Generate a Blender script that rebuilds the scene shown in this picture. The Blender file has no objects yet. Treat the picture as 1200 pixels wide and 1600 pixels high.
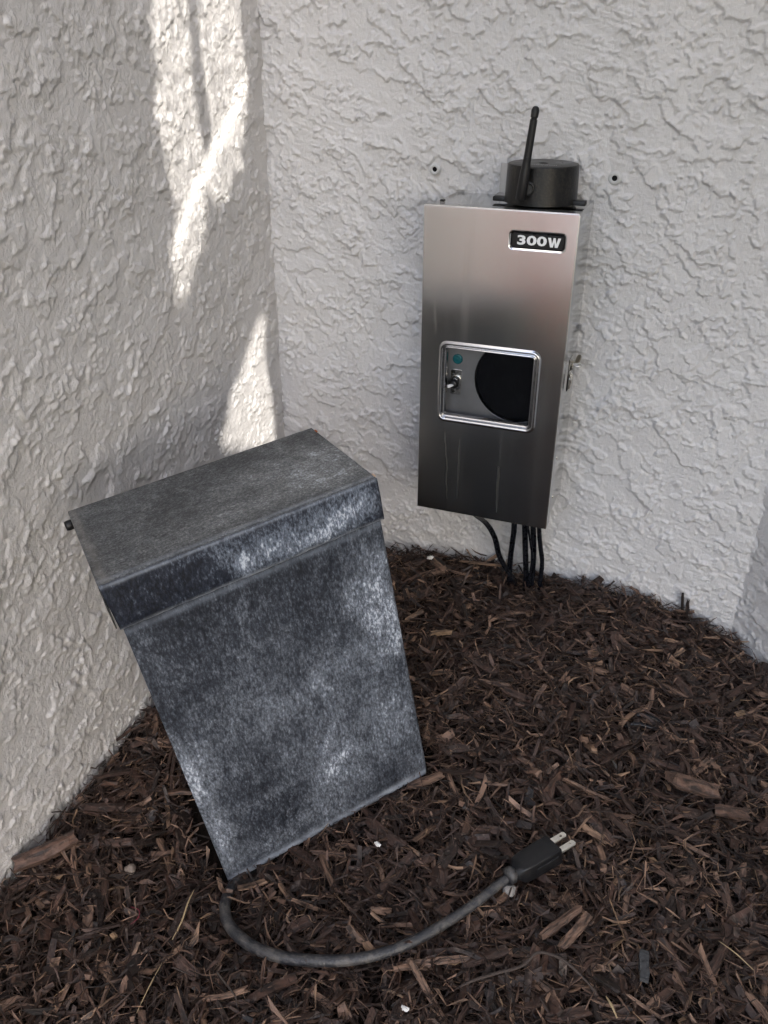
import bpy, bmesh, math, random
import numpy as np
from mathutils import Vector, Matrix, Euler

S = bpy.context.scene
R = math.radians

# ------------------------------------------------------------------ camera
cd = bpy.data.cameras.new('camera'); cam = bpy.data.objects.new('camera', cd); S.collection.objects.link(cam)
cam.location = (0.29901, -1.00395, 0.51425)
yaw, pit, rol = 0.366755, -0.506291, 0.001642
cam.matrix_world = Matrix.Translation(cam.location) @ (Matrix.Rotation(yaw, 4, 'Z') @ Matrix.Rotation(math.pi/2+pit, 4, 'X') @ Matrix.Rotation(rol, 4, 'Z'))
cd.sensor_fit = 'VERTICAL'; cd.sensor_height = 24.0; cd.lens = 24.0*1317.3/1600.0
cd.clip_start = 0.02; cd.clip_end = 3000
S.camera = cam

# ------------------------------------------------------------------ light
SUN = Vector((0.60, -0.50, 0.62)).normalized()
w = bpy.data.worlds.new('World'); S.world = w; w.use_nodes = True
wn = w.node_tree.nodes; wl = w.node_tree.links
bg = wn['Background']
sky = wn.new('ShaderNodeTexSky'); sky.sky_type = 'NISHITA'; sky.sun_disc = False
sky.sun_elevation = math.asin(SUN.z); sky.sun_rotation = math.atan2(SUN.x, SUN.y)
sky.air_density = 1.0; sky.dust_density = 3.0; sky.ozone_density = 1.0
wl.new(sky.outputs[0], bg.inputs[0]); bg.inputs[1].default_value = 0.15
sd = bpy.data.lights.new('sun', 'SUN'); sd.energy = 3.2; sd.angle = R(0.5); sd.color = (1.0, 0.94, 0.86)
so = bpy.data.objects.new('sun', sd); S.collection.objects.link(so)
so.rotation_euler = SUN.to_track_quat('Z', 'Y').to_euler(); so.location = (3, -3, 4)
S.view_settings.view_transform = 'Standard'; S.view_settings.look = 'None'
S.view_settings.exposure = 1.92; S.view_settings.gamma = 1.0; S.view_settings.use_curve_mapping = False
S.render.engine = 'CYCLES'
try:
    S.cycles.max_bounces = 8; S.cycles.diffuse_bounces = 4; S.cycles.glossy_bounces = 4
    S.cycles.transparent_max_bounces = 8; S.cycles.caustics_reflective = False; S.cycles.caustics_refractive = False
except Exception: pass

XC, XR = -0.2428, 0.4070          # the two corners of the alcove (back wall is the plane y = 0)
BW, BD, BH = 0.165, 0.1082, 0.3654  # the steel transformer: width, depth, height

# ------------------------------------------------------------------ material helpers
class NT:
    def __init__(s, name):
        s.m = bpy.data.materials.new(name); s.m.use_nodes = True
        s.t = s.m.node_tree; s.b = s.t.nodes['Principled BSDF']; s.out = s.t.nodes['Material Output']
        s.tc = None
    def n(s, k, **kw):
        o = s.t.nodes.new(k)
        for a, v in kw.items(): setattr(o, a, v)
        return o
    def link(s, a, b): s.t.links.new(a, b)
    def put(s, sock, v):
        if isinstance(v, bpy.types.NodeSocket): s.link(v, sock)
        else: sock.default_value = v
    def obj(s):
        if not s.tc: s.tc = s.n('ShaderNodeTexCoord')
        return s.tc.outputs['Object']
    def attr(s, name, out='Vector'):
        a = s.n('ShaderNodeAttribute'); a.attribute_name = name; return a.outputs[out]
    def map(s, v, scale=(1,1,1), loc=(0,0,0), rot=(0,0,0)):
        m = s.n('ShaderNodeMapping'); s.link(v, m.inputs[0])
        m.inputs['Scale'].default_value = scale; m.inputs['Location'].default_value = loc; m.inputs['Rotation'].default_value = rot
        return m.outputs[0]
    def noise(s, v, scale, detail=4, rough=.55, dist=0, out=0):
        o = s.n('ShaderNodeTexNoise'); s.link(v, o.inputs['Vector'])
        o.inputs['Scale'].default_value = scale; o.inputs['Detail'].default_value = detail
        o.inputs['Roughness'].default_value = rough; o.inputs['Distortion'].default_value = dist
        return o.outputs[out]
    def vor(s, v, scale, feat='F1', rand=1, out='Distance'):
        o = s.n('ShaderNodeTexVoronoi'); o.feature = feat; s.link(v, o.inputs['Vector'])
        o.inputs['Scale'].default_value = scale; o.inputs['Randomness'].default_value = rand
        return o.outputs[out]
    def ramp(s, f, stops):
        o = s.n('ShaderNodeValToRGB'); s.link(f, o.inputs[0]); e = o.color_ramp.elements
        while len(e) < len(stops): e.new(.5)
        for i, (p, c) in enumerate(stops):
            e[i].position = p
            e[i].color = (c, c, c, 1) if not hasattr(c, '__len__') else (*c, 1)
        return o.outputs[0]
    def math(s, op, a, b=0.0, c=None, clamp=False):
        o = s.n('ShaderNodeMath', operation=op); o.use_clamp = clamp
        s.put(o.inputs[0], a); s.put(o.inputs[1], b)
        if c is not None: s.put(o.inputs[2], c)
        return o.outputs[0]
    def mix(s, f, a, b, mode='MIX'):
        o = s.n('ShaderNodeMix', data_type='RGBA', blend_type=mode)
        s.put(o.inputs['Factor'], f)
        for k, v in ((6, a), (7, b)):
            if isinstance(v, (tuple, list)): v = (*v, 1) if len(v) == 3 else v
            s.put(o.inputs[k], v)
        return o.outputs[2]
    def sep(s, v):
        o = s.n('ShaderNodeSeparateXYZ'); s.link(v, o.inputs[0]); return o.outputs
    def bump(s, h, strength=1, dist=.001, nrm=None):
        o = s.n('ShaderNodeBump'); s.put(o.inputs['Height'], h)
        o.inputs['Strength'].default_value = strength; o.inputs['Distance'].default_value = dist
        if nrm: s.link(nrm, o.inputs['Normal'])
        return o.outputs[0]
    def set(s, **kw):
        for k, v in kw.items():
            k = {'color': 'Base Color', 'rough': 'Roughness', 'metal': 'Metallic', 'spec': 'Specular IOR Level', 'normal': 'Normal',
                 'aniso': 'Anisotropic', 'coat': 'Coat Weight', 'trans': 'Transmission Weight', 'ior': 'IOR'}[k]
            if isinstance(v, (tuple, list)) and len(v) == 3: v = (*v, 1)
            s.put(s.b.inputs[k], v)
        return s.m

def mat_plain(name, col, rough=.5, metal=0., nscale=60., namt=.25, bump=.0003, spec=.5):
    k = NT(name); n = k.noise(k.obj(), nscale, 5, .6)
    c = k.mix(n, tuple(x*(1-namt) for x in col), tuple(min(1, x*(1+namt)) for x in col))
    r = k.math('MULTIPLY_ADD', n, .25, rough-.12)
    return k.set(color=c, rough=r, metal=metal, spec=spec, normal=k.bump(n, 1, bump))

# stucco paint: the relief itself is mesh, this is only fine grain
def mat_stucco():
    k = NT('painted_stucco'); o = k.obj()
    grime = k.noise(o, 5, 5, .6)
    base = k.mix(grime, (.515, .500, .488), (.612, .600, .592))
    sp = k.noise(o, 260, 3, .6)
    base = k.mix(k.ramp(sp, [(.68, 0.), (.8, .25)]), base, (.36, .33, .30))
    f1 = k.noise(k.map(o, (1, 1, 1)), 210, 6, .62)
    f2 = k.noise(k.map(o, (1, 1, .45)), 620, 3, .6)
    f3 = k.noise(o, 75, 5, .6, 1.2)
    h = k.math('ADD', k.math('MULTIPLY', f1, 1.0), k.math('MULTIPLY', f2, .5))
    h = k.math('ADD', h, k.math('MULTIPLY', f3, 1.0))
    return k.set(color=base, rough=k.math('MULTIPLY_ADD', f1, .25, .22), spec=.55, normal=k.bump(h, .8, .0016))
M_stucco = mat_stucco()

def mat_wood(name, dark, light, mid):
    """shredded bark: 'tint' = colour of the piece (0..1), 'grain' = coordinate running along the piece"""
    k = NT(name)
    t = k.attr('tint', 'Fac'); g = k.attr('grain')
    f = k.noise(k.map(g, (55, 700, 1)), 1.0, 4, .6, .3)
    f2 = k.noise(k.map(g, (260, 900, 1)), 1.0, 3, .6)
    c = k.ramp(t, [(0, dark), (.55, mid), (.9, light), (1.0, (.36, .23, .13))])
    c = k.mix(k.ramp(f, [(.36, .9), (.60, 0.)]), c, (.006, .004, .003), 'MIX')
    c = k.mix(k.ramp(f2, [(.56, 0.), (.78, .6)]), c, (.20, .155, .125))
    h = k.math('ADD', f, k.math('MULTIPLY', f2, .4))
    return k.set(color=c, rough=k.math('MULTIPLY_ADD', f2, .3, .42), spec=.5, normal=k.bump(h, 1, .0014))
M_bark = mat_wood('dyed_bark', (.011, .0060, .0042), (.32, .195, .130), (.090, .046, .031))

def mat_soil():
    k = NT('dark_mulch_fines'); o = k.obj()
    n = k.noise(o, 120, 6, .7); n2 = k.noise(k.map(o, (1, .4, 1), (0, 0, 0), (0, 0, .7)), 400, 4, .6)
    c = k.mix(n, (.004, .003, .002), (.022, .014, .010))
    return k.set(color=c, rough=.9, spec=.2, normal=k.bump(k.math('ADD', n, n2), 1, .003))
M_soil = mat_soil()

def mat_steel(name='brushed_stainless', rough=.215, bmp=.00002, col=(.545, .548, .55)):
    k = NT(name); o = k.obj()
    br = k.noise(k.map(o, (900, 900, 12)), 1, 3, .6)
    sm = k.noise(o, 11, 4, .6)
    streak = k.noise(k.map(o, (60, 60, 1.2)), 1, 3, .6)
    spots = k.noise(o, 330, 2, .5)
    c = k.mix(k.ramp(spots, [(.73, 0.), (.78, .6)]), col, (.32, .27, .22))
    c = k.mix(k.math('MULTIPLY', sm, .25), c, tuple(x*.8 for x in col))
    r = k.math('ADD', rough, k.math('MULTIPLY', k.ramp(streak, [(.55, 0.), (.8, 1.)]), .10))
    wav = k.noise(o, 7, 2, .5)
    h = k.math('ADD', k.math('MULTIPLY', br, bmp*50000), k.math('MULTIPLY', wav, 22))
    if rough > .2:      # dried drip marks and dust on the door
        x = k.sep(o); wob = k.math('MULTIPLY_ADD', k.noise(k.map(o, (0, 0, 1)), 22, 2, .5), .008, -.004)
        for (xx, z0, z1, wd, am) in ((.040, .0, .125, .0011, .55), (.031, .225, .262, .0013, .4), (.104, .01, .08, .0014, .28), (.072, .0, .05, .002, .2)):
            dx = k.math('DIVIDE', k.math('SUBTRACT', k.math('ADD', x[0], k.math('ADD', wob, k.math('MULTIPLY', x[2], .06))), xx), wd)
            g = k.math('EXPONENT', k.math('MULTIPLY', k.math('MULTIPLY', dx, dx), -1.))
            zc, zh = (z0+z1)/2, (z1-z0)/2; dz = k.math('DIVIDE', k.math('SUBTRACT', x[2], zc), zh); dz = k.math('MULTIPLY', dz, dz)
            g = k.math('MULTIPLY', g, k.math('MULTIPLY', k.math('EXPONENT', k.math('MULTIPLY', k.math('MULTIPLY', dz, dz), -1.)), am))
            r = k.math('ADD', r, k.math('MULTIPLY', g, .14)); c = k.mix(k.math('MULTIPLY', g, .3), c, (.75, .70, .62))
        bot = k.ramp(x[2], [(0., 1.), (.012, 0.)])
        c = k.mix(k.math('MULTIPLY', bot, k.ramp(k.noise(o, 110, 4, .7), [(.48, 0.), (.70, .45)])), c, (.24, .19, .14))
    m = k.set(color=c, rough=r, metal=1., normal=k.bump(h, 1, .00002), aniso=.55)
    tn = k.n('ShaderNodeTangent'); tn.direction_type = 'RADIAL'; tn.axis = 'Z'; k.link(tn.outputs[0], k.b.inputs['Tangent'])
    return m
M_steel = mat_steel()
M_steel_side = mat_steel('polished_stainless', .07)
M_chrome = mat_plain('chrome_trim', (.46, .46, .47), .2, 1., 300, .06, .00003)
M_bright = mat_plain('nickel', (.72, .70, .66), .2, 1., 400, .15, .0001)
M_brass = mat_plain('plated_prong', (.80, .77, .70), .42, 1., 500, .25, .0002)
M_blackpl = mat_plain('black_plastic', (.006, .006, .0065), .40, 0., 130, .5, .0002, .32)
M_rubber = mat_plain('black_rubber', (.007, .007, .008), .42, 0., 260, .6, .0004, .4)
M_cable = mat_plain('black_cable', (.005, .0055, .008), .28, 0., 200, .4, .0003, .4)
M_hole = mat_plain('dark_opening', (.0015, .0018, .003), .45, 0., 60, .3, .0001, .12)
M_white = mat_plain('white_print', (.80, .80, .80), .5, 0., 60, .03, .0001)
M_greyprint = mat_plain('grey_print', (.34, .34, .35), .5, 0., 60, .03, .0001)
M_teal = mat_plain('teal_lens', (.008, .105, .12), .2, 0., 60, .3, .0001)
M_panel = mat_plain('inner_panel', (.22, .22, .225), .36, .45, 30, .25, .0001)
M_stone = mat_plain('pale_stone', (.33, .31, .29), .8, 0., 900, .6, .002)
M_whitebit = mat_plain('white_flake', (.78, .77, .74), .7, 0., 300, .1, .001)
M_red = mat_plain('red_plastic', (.60, .02, .02), .4, 0., 20, .15, .001)
M_plug = mat_plain('anchor_plastic', (.50, .50, .49), .5, 0., 300, .1, .0004)
M_straw = mat_plain('straw', (.36, .27, .15), .6, 0., 900, .25, .0005)

def mat_controller():
    k = NT('weathered_black_plastic'); o = k.obj()
    n = k.noise(k.map(o, (1, 1, .35)), 60, 5, .65); n2 = k.noise(o, 420, 3, .6)
    x = k.sep(o)
    d = k.ramp(k.math('MULTIPLY', n, k.math('ADD', n2, .35)), [(.42, 0.), (.62, .75)])
    c = k.mix(d, (.005, .005, .0055), (.034, .030, .023))
    return k.set(color=c, rough=k.math('MULTIPLY_ADD', n, .35, .16), spec=.28, normal=k.bump(n2, 1, .0002))
M_ctrl = mat_controller()

def mat_cord():
    k = NT('dusty_cord'); o = k.obj()
    n = k.noise(o, 70, 6, .7); n2 = k.noise(o, 600, 3, .6)
    d = k.ramp(n, [(.46, 0.), (.75, .8)])
    c = k.mix(d, (.022, .023, .027), (.16, .145, .125))
    c = k.mix(k.ramp(n2, [(.6, 0.), (.75, .5)]), c, (.16, .145, .125))
    return k.set(color=c, rough=k.math('MULTIPLY_ADD', n, .45, .14), spec=.6, normal=k.bump(k.math('ADD', n, n2), 1, .0008))
M_cord = mat_cord()

def mat_glass():
    k = NT('window_glass'); t = k.t
    tr = k.n('ShaderNodeBsdfTransparent'); gl = k.n('ShaderNodeBsdfGlossy'); gl.inputs['Roughness'].default_value = .03
    fr = k.n('ShaderNodeFresnel'); fr.inputs[0].default_value = 1.45
    mx = k.n('ShaderNodeMixShader'); k.link(fr.outputs[0], mx.inputs[0]); k.link(tr.outputs[0], mx.inputs[1]); k.link(gl.outputs[0], mx.inputs[2])
    k.link(mx.outputs[0], k.out.inputs[0]); return k.m
M_glass = mat_glass()

# the old housing: dark slate paint gone chalky; blobs are the patches where oxide shows (local coords, metres)
def mat_old(name, blobs, base_a, base_b, haze, speck=1.0, streaky=True, lines=()):
    k = NT(name); o = k.obj(); x = k.sep(o)
    warp = k.noise(o, 22, 4, .6, 0, 1)
    mask = None
    wx = k.sep(warp)
    px = k.math('ADD', x[0], k.math('MULTIPLY_ADD', wx[0], .05, -.025))
    py = k.math('ADD', x[2], k.math('MULTIPLY_ADD', wx[1], .05, -.025))
    pd = k.math('ADD', x[1], k.math('MULTIPLY_ADD', wx[1], .05, -.025))
    for (ax, cx, cz, sx, sz, amp) in blobs:
        q = py if ax == 'z' else pd
        a = k.math('DIVIDE', k.math('SUBTRACT', px, cx), sx); b = k.math('DIVIDE', k.math('SUBTRACT', q, cz), sz)
        r2 = k.math('ADD', k.math('MULTIPLY', a, a), k.math('MULTIPLY', b, b))
        g = k.math('MULTIPLY', k.math('EXPONENT', k.math('MULTIPLY', r2, -1.)), amp)
        mask = g if mask is None else k.math('ADD', mask, g)
    st = (1, 1, .45) if streaky else (1, 1, 1)
    ov = k.map(o, st)
    broad = k.noise(o, 14, 5, .62, .6)
    mid = k.noise(ov, 90, 5, .65, .5)
    cells = k.vor(ov, 420, 'F1')
    cells2 = k.vor(ov, 620, 'F1')
    fine = k.noise(ov, 700, 4, .7)
    mk = k.math('MINIMUM', mask, 1.15)
    big = k.noise(o, 30, 6, .72, .5)
    g1 = k.noise(ov, 480, 4, .75); g2 = k.noise(ov, 1000, 2, .6); st1 = k.noise(k.map(o, (1, 1, .18) if streaky else (.35, 1, 1)), 260, 4, .7)
    con = lambda a, m_: k.math('MULTIPLY', k.math('SUBTRACT', a, .5), m_)
    t = k.math('ADD', k.math('ADD', con(broad, .50), con(big, .38)), k.math('ADD', con(g1, .68), con(g2, .5)))
    t = k.math('ADD', t, k.math('ADD', con(st1, .34), con(mid, .5)))
    t = k.math('ADD', t, k.math('MULTIPLY', con(cells, .25), -1.))
    t = k.math('ADD', k.math('ADD', t, .435), k.math('MULTIPLY', mk, .33*speck))
    c = k.ramp(t, [(.26, tuple(q*.45 for q in base_a)), (.40, base_a), (.53, base_b), (.66, haze), (.80, tuple(q*1.9 for q in haze)), (.97, (.52, .56, .62))])
    sp = k.ramp(t, [(.62, 0.), (.85, 1.)])
    tiny = k.ramp(cells2, [(.05, .6), (.12, 0.)])
    c = k.mix(k.math('MULTIPLY', tiny, k.math('MULTIPLY_ADD', mk, .55, .12), None, True), c, (.46, .52, .60))
    for (ax, x0, z0, x1, z1, wd, amp, col) in lines:     # chalk along creases and edges
        q = x[2] if ax == 'z' else x[1]
        L = math.hypot(x1-x0, z1-z0); nx, nz = -(z1-z0)/L, (x1-x0)/L
        dd = k.math('ADD', k.math('MULTIPLY', k.math('SUBTRACT', x[0], x0), nx), k.math('MULTIPLY', k.math('SUBTRACT', q, z0), nz))
        dd = k.math('ADD', dd, k.math('MULTIPLY_ADD', k.noise(o, 60, 4, .6), wd*1.6, -wd*.8))
        e = k.math('EXPONENT', k.math('MULTIPLY', k.math('MULTIPLY', dd, dd), -1/(wd*wd)))
        e = k.math('MULTIPLY', e, k.math('MULTIPLY', k.ramp(k.noise(o, 45, 5, .7), [(.25, .2), (.65, 1.)]), amp))
        c = k.mix(e, c, col)
    hgt = k.math('ADD', k.math('MULTIPLY', sp, .6), k.math('ADD', k.math('MULTIPLY', fine, .5), k.math('MULTIPLY', mid, .8)))
    rough = k.math('MULTIPLY_ADD', k.math('ADD', sp, mid), .22, .40)
    return k.set(color=c, rough=rough, spec=.35, metal=.0, normal=k.bump(hgt, 1., .0012))

# ------------------------------------------------------------------ object helpers
def link(o, parent=None, kind=None, label=None, cat=None, group=None):
    S.collection.objects.link(o)
    if parent: o.parent = parent
    if kind: o['kind'] = kind
    if label: o['label'] = label
    if cat: o['category'] = cat
    if group: o['group'] = group
    return o
def empty(name, loc, label, cat, group=None, rot=None):
    o = bpy.data.objects.new(name, None); o.empty_display_size = .02
    link(o, None, None, label, cat, group); o.location = loc
    if rot is not None: o.rotation_euler = rot
    return o
def from_bm(name, bm, mat, parent=None, smooth=False, **kw):
    me = bpy.data.meshes.new(name); bm.normal_update(); bm.to_mesh(me); bm.free()
    if smooth: me.shade_smooth()
    for m in (mat if isinstance(mat, (list, tuple)) else [mat]): me.materials.append(m)
    return link(bpy.data.objects.new(name, me), parent, **kw)
def np_mesh(name, V, F, mat, smooth=False, attrs=None):
    """V (n,3), F: list of arrays (k,3)/(k,4)"""
    me = bpy.data.meshes.new(name)
    V = np.ascontiguousarray(V, dtype=np.float32); me.vertices.add(len(V)); me.vertices.foreach_set('co', V.ravel())
    loops = np.concatenate([f.ravel() for f in F]).astype(np.int32)
    tot = np.concatenate([np.full(len(f), f.shape[1], np.int32) for f in F])
    st = np.concatenate([[0], np.cumsum(tot)[:-1]]).astype(np.int32)
    me.loops.add(len(loops)); me.loops.foreach_set('vertex_index', loops)
    me.polygons.add(len(tot)); me.polygons.foreach_set('loop_start', st)
    me.update(calc_edges=True)
    if attrs:
        for k, (typ, a) in attrs.items():
            at = me.attributes.new(k, typ, 'POINT')
            at.data.foreach_set('value' if typ == 'FLOAT' else 'vector', np.ascontiguousarray(a, dtype=np.float32).ravel())
    me.polygons.foreach_set('use_smooth', np.full(len(tot), smooth, dtype=bool))
    me.materials.append(mat); me.validate(); return me
def add_box(bm, c, s, bev=0, seg=2, rot=None):
    r = bmesh.ops.create_cube(bm, size=1)
    vs = r['verts']
    for v in vs: v.co = Vector((v.co.x*s[0], v.co.y*s[1], v.co.z*s[2]))
    if bev:
        es = list({e for v in vs for e in v.link_edges})
        q = bmesh.ops.bevel(bm, geom=es, offset=bev, segments=seg, affect='EDGES', profile=.5)
        vs = list({v for f in q['faces'] for v in f.verts} | {v for v in vs if v.is_valid})
    for v in vs:
        if rot is not None: v.co = rot @ v.co
        v.co += Vector(c)
    return vs
def add_tube(bm, pts, rad, seg=12, cap=True, flat=1.0, smooth_pts=0):
    P = [Vector(p) for p in pts]
    rad = rad if hasattr(rad, '__len__') else [rad]*len(P)
    if smooth_pts:
        Q, RR = [], []
        for i in range(len(P)-1):
            a, b, c, d = P[max(i-1, 0)], P[i], P[i+1], P[min(i+2, len(P)-1)]
            for j in range(smooth_pts):
                t = j/smooth_pts
                Q.append(.5*((2*b)+(c-a)*t+(2*a-5*b+4*c-d)*t*t+(3*b-3*c+d-a)*t**3)); RR.append(rad[i]*(1-t)+rad[i+1]*t)
        Q.append(P[-1]); RR.append(rad[-1]); P, rad = Q, RR
    rings = []; up = Vector((0, 0, 1)); T0 = (P[1]-P[0]).normalized()
    N = T0.cross(up) if abs(T0.z) < .95 else T0.cross(Vector((1, 0, 0))); N.normalize()
    for i, p in enumerate(P):
        T = (P[min(i+1, len(P)-1)]-P[max(i-1, 0)]).normalized()
        N = (N - T*N.dot(T)).normalized(); B = T.cross(N)
        rings.append([bm.verts.new(p + (N*math.cos(a)*rad[i] + B*math.sin(a)*rad[i]*flat)) for a in [2*math.pi*k/seg for k in range(seg)]])
    for a, b in zip(rings, rings[1:]):
        for k in range(seg): bm.faces.new((a[k], a[(k+1) % seg], b[(k+1) % seg], b[k]))
    if cap:
        bm.faces.new(list(reversed(rings[0]))); bm.faces.new(rings[-1])
    return rings
def add_lathe(bm, prof, seg=32, M=Matrix(), close=True):
    """prof: list of (r, z)"""
    rings = []
    for r, z in prof:
        if r <= 1e-7: rings.append([bm.verts.new(M @ Vector((0, 0, z)))])
        else: rings.append([bm.verts.new(M @ Vector((r*math.cos(2*math.pi*k/seg), r*math.sin(2*math.pi*k/seg), z))) for k in range(seg)])
    for a, b in zip(rings, rings[1:]):
        for k in range(seg):
            k2 = (k+1) % seg
            if len(a) == 1 and len(b) == 1: continue
            if len(a) == 1: bm.faces.new((a[0], b[k2], b[k]))
            elif len(b) == 1: bm.faces.new((a[k], a[k2], b[0]))
            else: bm.faces.new((a[k], a[k2], b[k2], b[k]))
    return rings
def rrect(cx, cz, w, h, r, n=8):
    """rounded rectangle outline, counter-clockwise, 4*(n+1) points"""
    out = []
    for q, (sx, sz) in enumerate(((1, 1), (-1, 1), (-1, -1), (1, -1))):
        for i in range(n+1):
            a = math.pi/2*(q + i/n)
            out.append((cx+sx*(w/2-r)+r*math.cos(a), cz+sz*(h/2-r)+r*math.sin(a)))
    return out
def smooth_angle(o, deg=35):
    me = o.data; me.shade_smooth()
    try: me.set_sharp_from_angle(angle=R(deg))
    except Exception: pass

# ------------------------------------------------------------------ numpy noise
def perlin(x, y, seed):
    xi = np.floor(x).astype(np.int64); yi = np.floor(y).astype(np.int64); xf = x-xi; yf = y-yi
    def g(ix, iy):
        h = (ix*374761393 + iy*668265263 + seed*1442695041) & 0xffffffff
        h = ((h ^ (h >> 13))*1274126177) & 0xffffffff; h = h ^ (h >> 16)
        a = (h & 0xffff)*(2*np.pi/65536); return np.cos(a), np.sin(a)
    u = xf*xf*xf*(xf*(xf*6-15)+10); v = yf*yf*yf*(yf*(yf*6-15)+10)
    def d(ox, oy):
        gx, gy = g(xi+ox, yi+oy); return gx*(xf-ox)+gy*(yf-oy)
    a = d(0, 0)*(1-u)+d(1, 0)*u; b = d(0, 1)*(1-u)+d(1, 1)*u
    return (a*(1-v)+b*v)*1.41
def fbm(x, y, seed, oct=3, g=.5):
    s = 0; a = 1; t = 0
    for i in range(oct): s = s+a*perlin(x*2**i+i*17.3, y*2**i-i*9.1, seed+i*7); t += a; a *= g
    return s/t
def sst(x, a, b):
    t = np.clip((x-a)/(b-a), 0, 1); return t*t*(3-2*t)

# ------------------------------------------------------------------ stucco walls (real relief)
def axis(lo, f0, f1, hi, fine, coarse):
    a = np.arange(f0, f1+fine*.5, fine)
    left = np.linspace(lo, f0, max(2, int((f0-lo)/coarse)+1))[:-1] if f0 > lo+1e-6 else np.array([])
    right = np.linspace(f1, hi, max(2, int((hi-f1)/coarse)+1))[1:] if hi > f1+1e-6 else np.array([])
    return np.concatenate([left, a[:-1], [f1], right])
def stucco_height(U, V, du_sign, seed, shear, drag):
    """U across, V up (metres).  plateaus of dragged plaster: cliff at the lower edge, fading upwards"""
    Us = U + shear*V
    wu = fbm(U/.020, V/.020, seed+1, 4, .75)*.0080; wv = fbm(U/.020, V/.020, seed+2, 4, .75)*.0080
    h = np.zeros_like(U)
    dv = np.gradient(V[:, 0])
    def decay(plate, length, updown=1):
        s = np.zeros(U.shape[1]); out = np.zeros_like(plate)
        rng = range(len(dv)) if updown > 0 else range(len(dv)-1, -1, -1)
        for i in rng:
            on = plate[i]; s = np.maximum(on*(s*math.exp(-abs(dv[i])/length) + (s < .02)*1.0), 0)
            s = np.where((on > .5) & (s < .05), .05, s); out[i] = s
        return out
    for (sc, asp, th, amp, ln, sd) in ((.056, 1.0, .05, .0019, .036, 11), (.033, .85, .13, .0016, .018, 23), (.0180, .9, .22, .0008, .012, 37)):
        n = fbm((Us+wu)/sc, (V+wv)/(sc*asp), seed+sd, 3, .55)
        pl = sst(n, th, th+.035*(.06/sc)**.5)
        dcy = decay((n > th).astype(float), ln)
        h += amp*pl*(.25+.75*dcy)
    m = sst(fbm(U/.05, V/.05, seed+51, 3, .6), -.02, .34)
    r1 = perlin(U/.0055, V/.0055, seed+58)*.0014; r2 = perlin(U/.0055, V/.0055, seed+59)*.0014
    nod = perlin((U+r1)/.0078, (V+r2)/.0072, seed+61)
    h += m*.0019*sst(nod, .12, .46)
    nod2 = perlin(U/.0046, V/.0044, seed+71)
    h += (.15+.85*m)*.0009*sst(nod2, .16, .5)
    # trowel drag marks
    md = sst(fbm(U/.11, V/.13, seed+81, 2), .0, .28)
    dr = fbm((U*drag[0]+V*drag[1])/.0042 + wu*60, (V*drag[0]-U*drag[1])/.055, seed+91, 3, .6)
    h += md*.0011*np.abs(dr)*1.6*du_sign
    h += .0012*fbm(U/.15, V/.15, seed+95, 2)
    h += .00022*perlin(U/.0026, V/.0026, seed+97)
    return h
def wall(name, org, ud, nrm, ul, vl, seed, shear=.2, drag=(0., 1.), fine=.00130, mul=1.0, dragamt=1.):
    u = axis(*ul, fine, .02); v = axis(*vl, fine, .02)
    U, V = np.meshgrid(u, v)
    h = stucco_height(U, V, dragamt, seed, shear, drag)*mul
    P = np.stack([org[0]+U*ud[0]+h*nrm[0], org[1]+U*ud[1]+h*nrm[1], V], -1).reshape(-1, 3)
    nu, nv = len(u), len(v); i = (np.arange(nv-1)[:, None]*nu+np.arange(nu-1)[None]).ravel()
    f = np.stack([i, i+1, i+nu+1, i+nu], 1)
    if (ud[0]*-nrm[1]+ud[1]*nrm[0]) < 0: f = f[:, ::-1]
    me = np_mesh(name, P, [f], M_stucco, True)
    return me
WALLTOP = 3.2
mb = wall('back_wall', (0, 0), (1, 0), (0, -1), (XC-.004, XC-.004, .57, .57), (-.32, -.175, .60, WALLTOP), 3, .25, (.25, .97), mul=1.4)

ob_b = link(bpy.data.objects.new('back_wall', mb), None, None, 'pale grey painted stucco wall behind the steel box, facing the camera', 'wall')
ml = wall('left_wall', (XC, 0), (0, -1), (1, 0), (-.004, -.004, .70, 1.6), (-.32, -.225, .58, WALLTOP), 47, 0., (.80, .60), .0015, .90, .12)
ob_l = link(bpy.data.objects.new('left_wall', ml), None, None, 'beige grey stucco wall on the left with streaks of sunlight', 'wall')
d45 = math.sqrt(.5)
mr = wall('right_wall', (XR, 0), (d45, -d45), (-d45, -d45), (-.004, -.004, .16, 5.0), (-.32, -.20, .16, WALLTOP), 91, .1, (.6, .8), .0017)
ob_r = link(bpy.data.objects.new('right_wall', mr), None, None, 'angled stucco wall at the right edge, meeting the back wall in a corner', 'wall')

# ------------------------------------------------------------------ ground
GP = np.array([(-.24,0,-.137),(-.087,0,-.137),(-.021,0,-.131),(.056,0,-.126),(.154,0,-.134),(.223,0,-.127),(.327,0,-.141),(.407,0,-.162),(.4525,-.055,-.178),(.52,-.12,-.185),
 (-.243,-.2,-.16),(-.243,-.42,-.181),(-.243,-.61,-.199),(0,-.56,-.202),(.15,-.40,-.170),(.1,-.2,-.14),(.28,-.25,-.150),(.45,-.3,-.178),(.25,-.43,-.168),
 (.1,-.62,-.188),(.4,-.55,-.185),(-.1,-.75,-.2),(.1,-.9,-.2),(.5,-.9,-.2),(-.24,-.95,-.2),(.9,-.4,-.2),(.9,-.9,-.2)])
def phi(d): return np.sqrt(d*d+.01)
_n = len(GP); K = np.zeros((_n+1, _n+1)); K[:_n, :_n] = phi(np.linalg.norm(GP[:, None, :2]-GP[None, :, :2], axis=2)); K[_n, :_n] = K[:_n, _n] = 1
GW = np.linalg.solve(K, np.append(GP[:, 2], 0))
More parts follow.
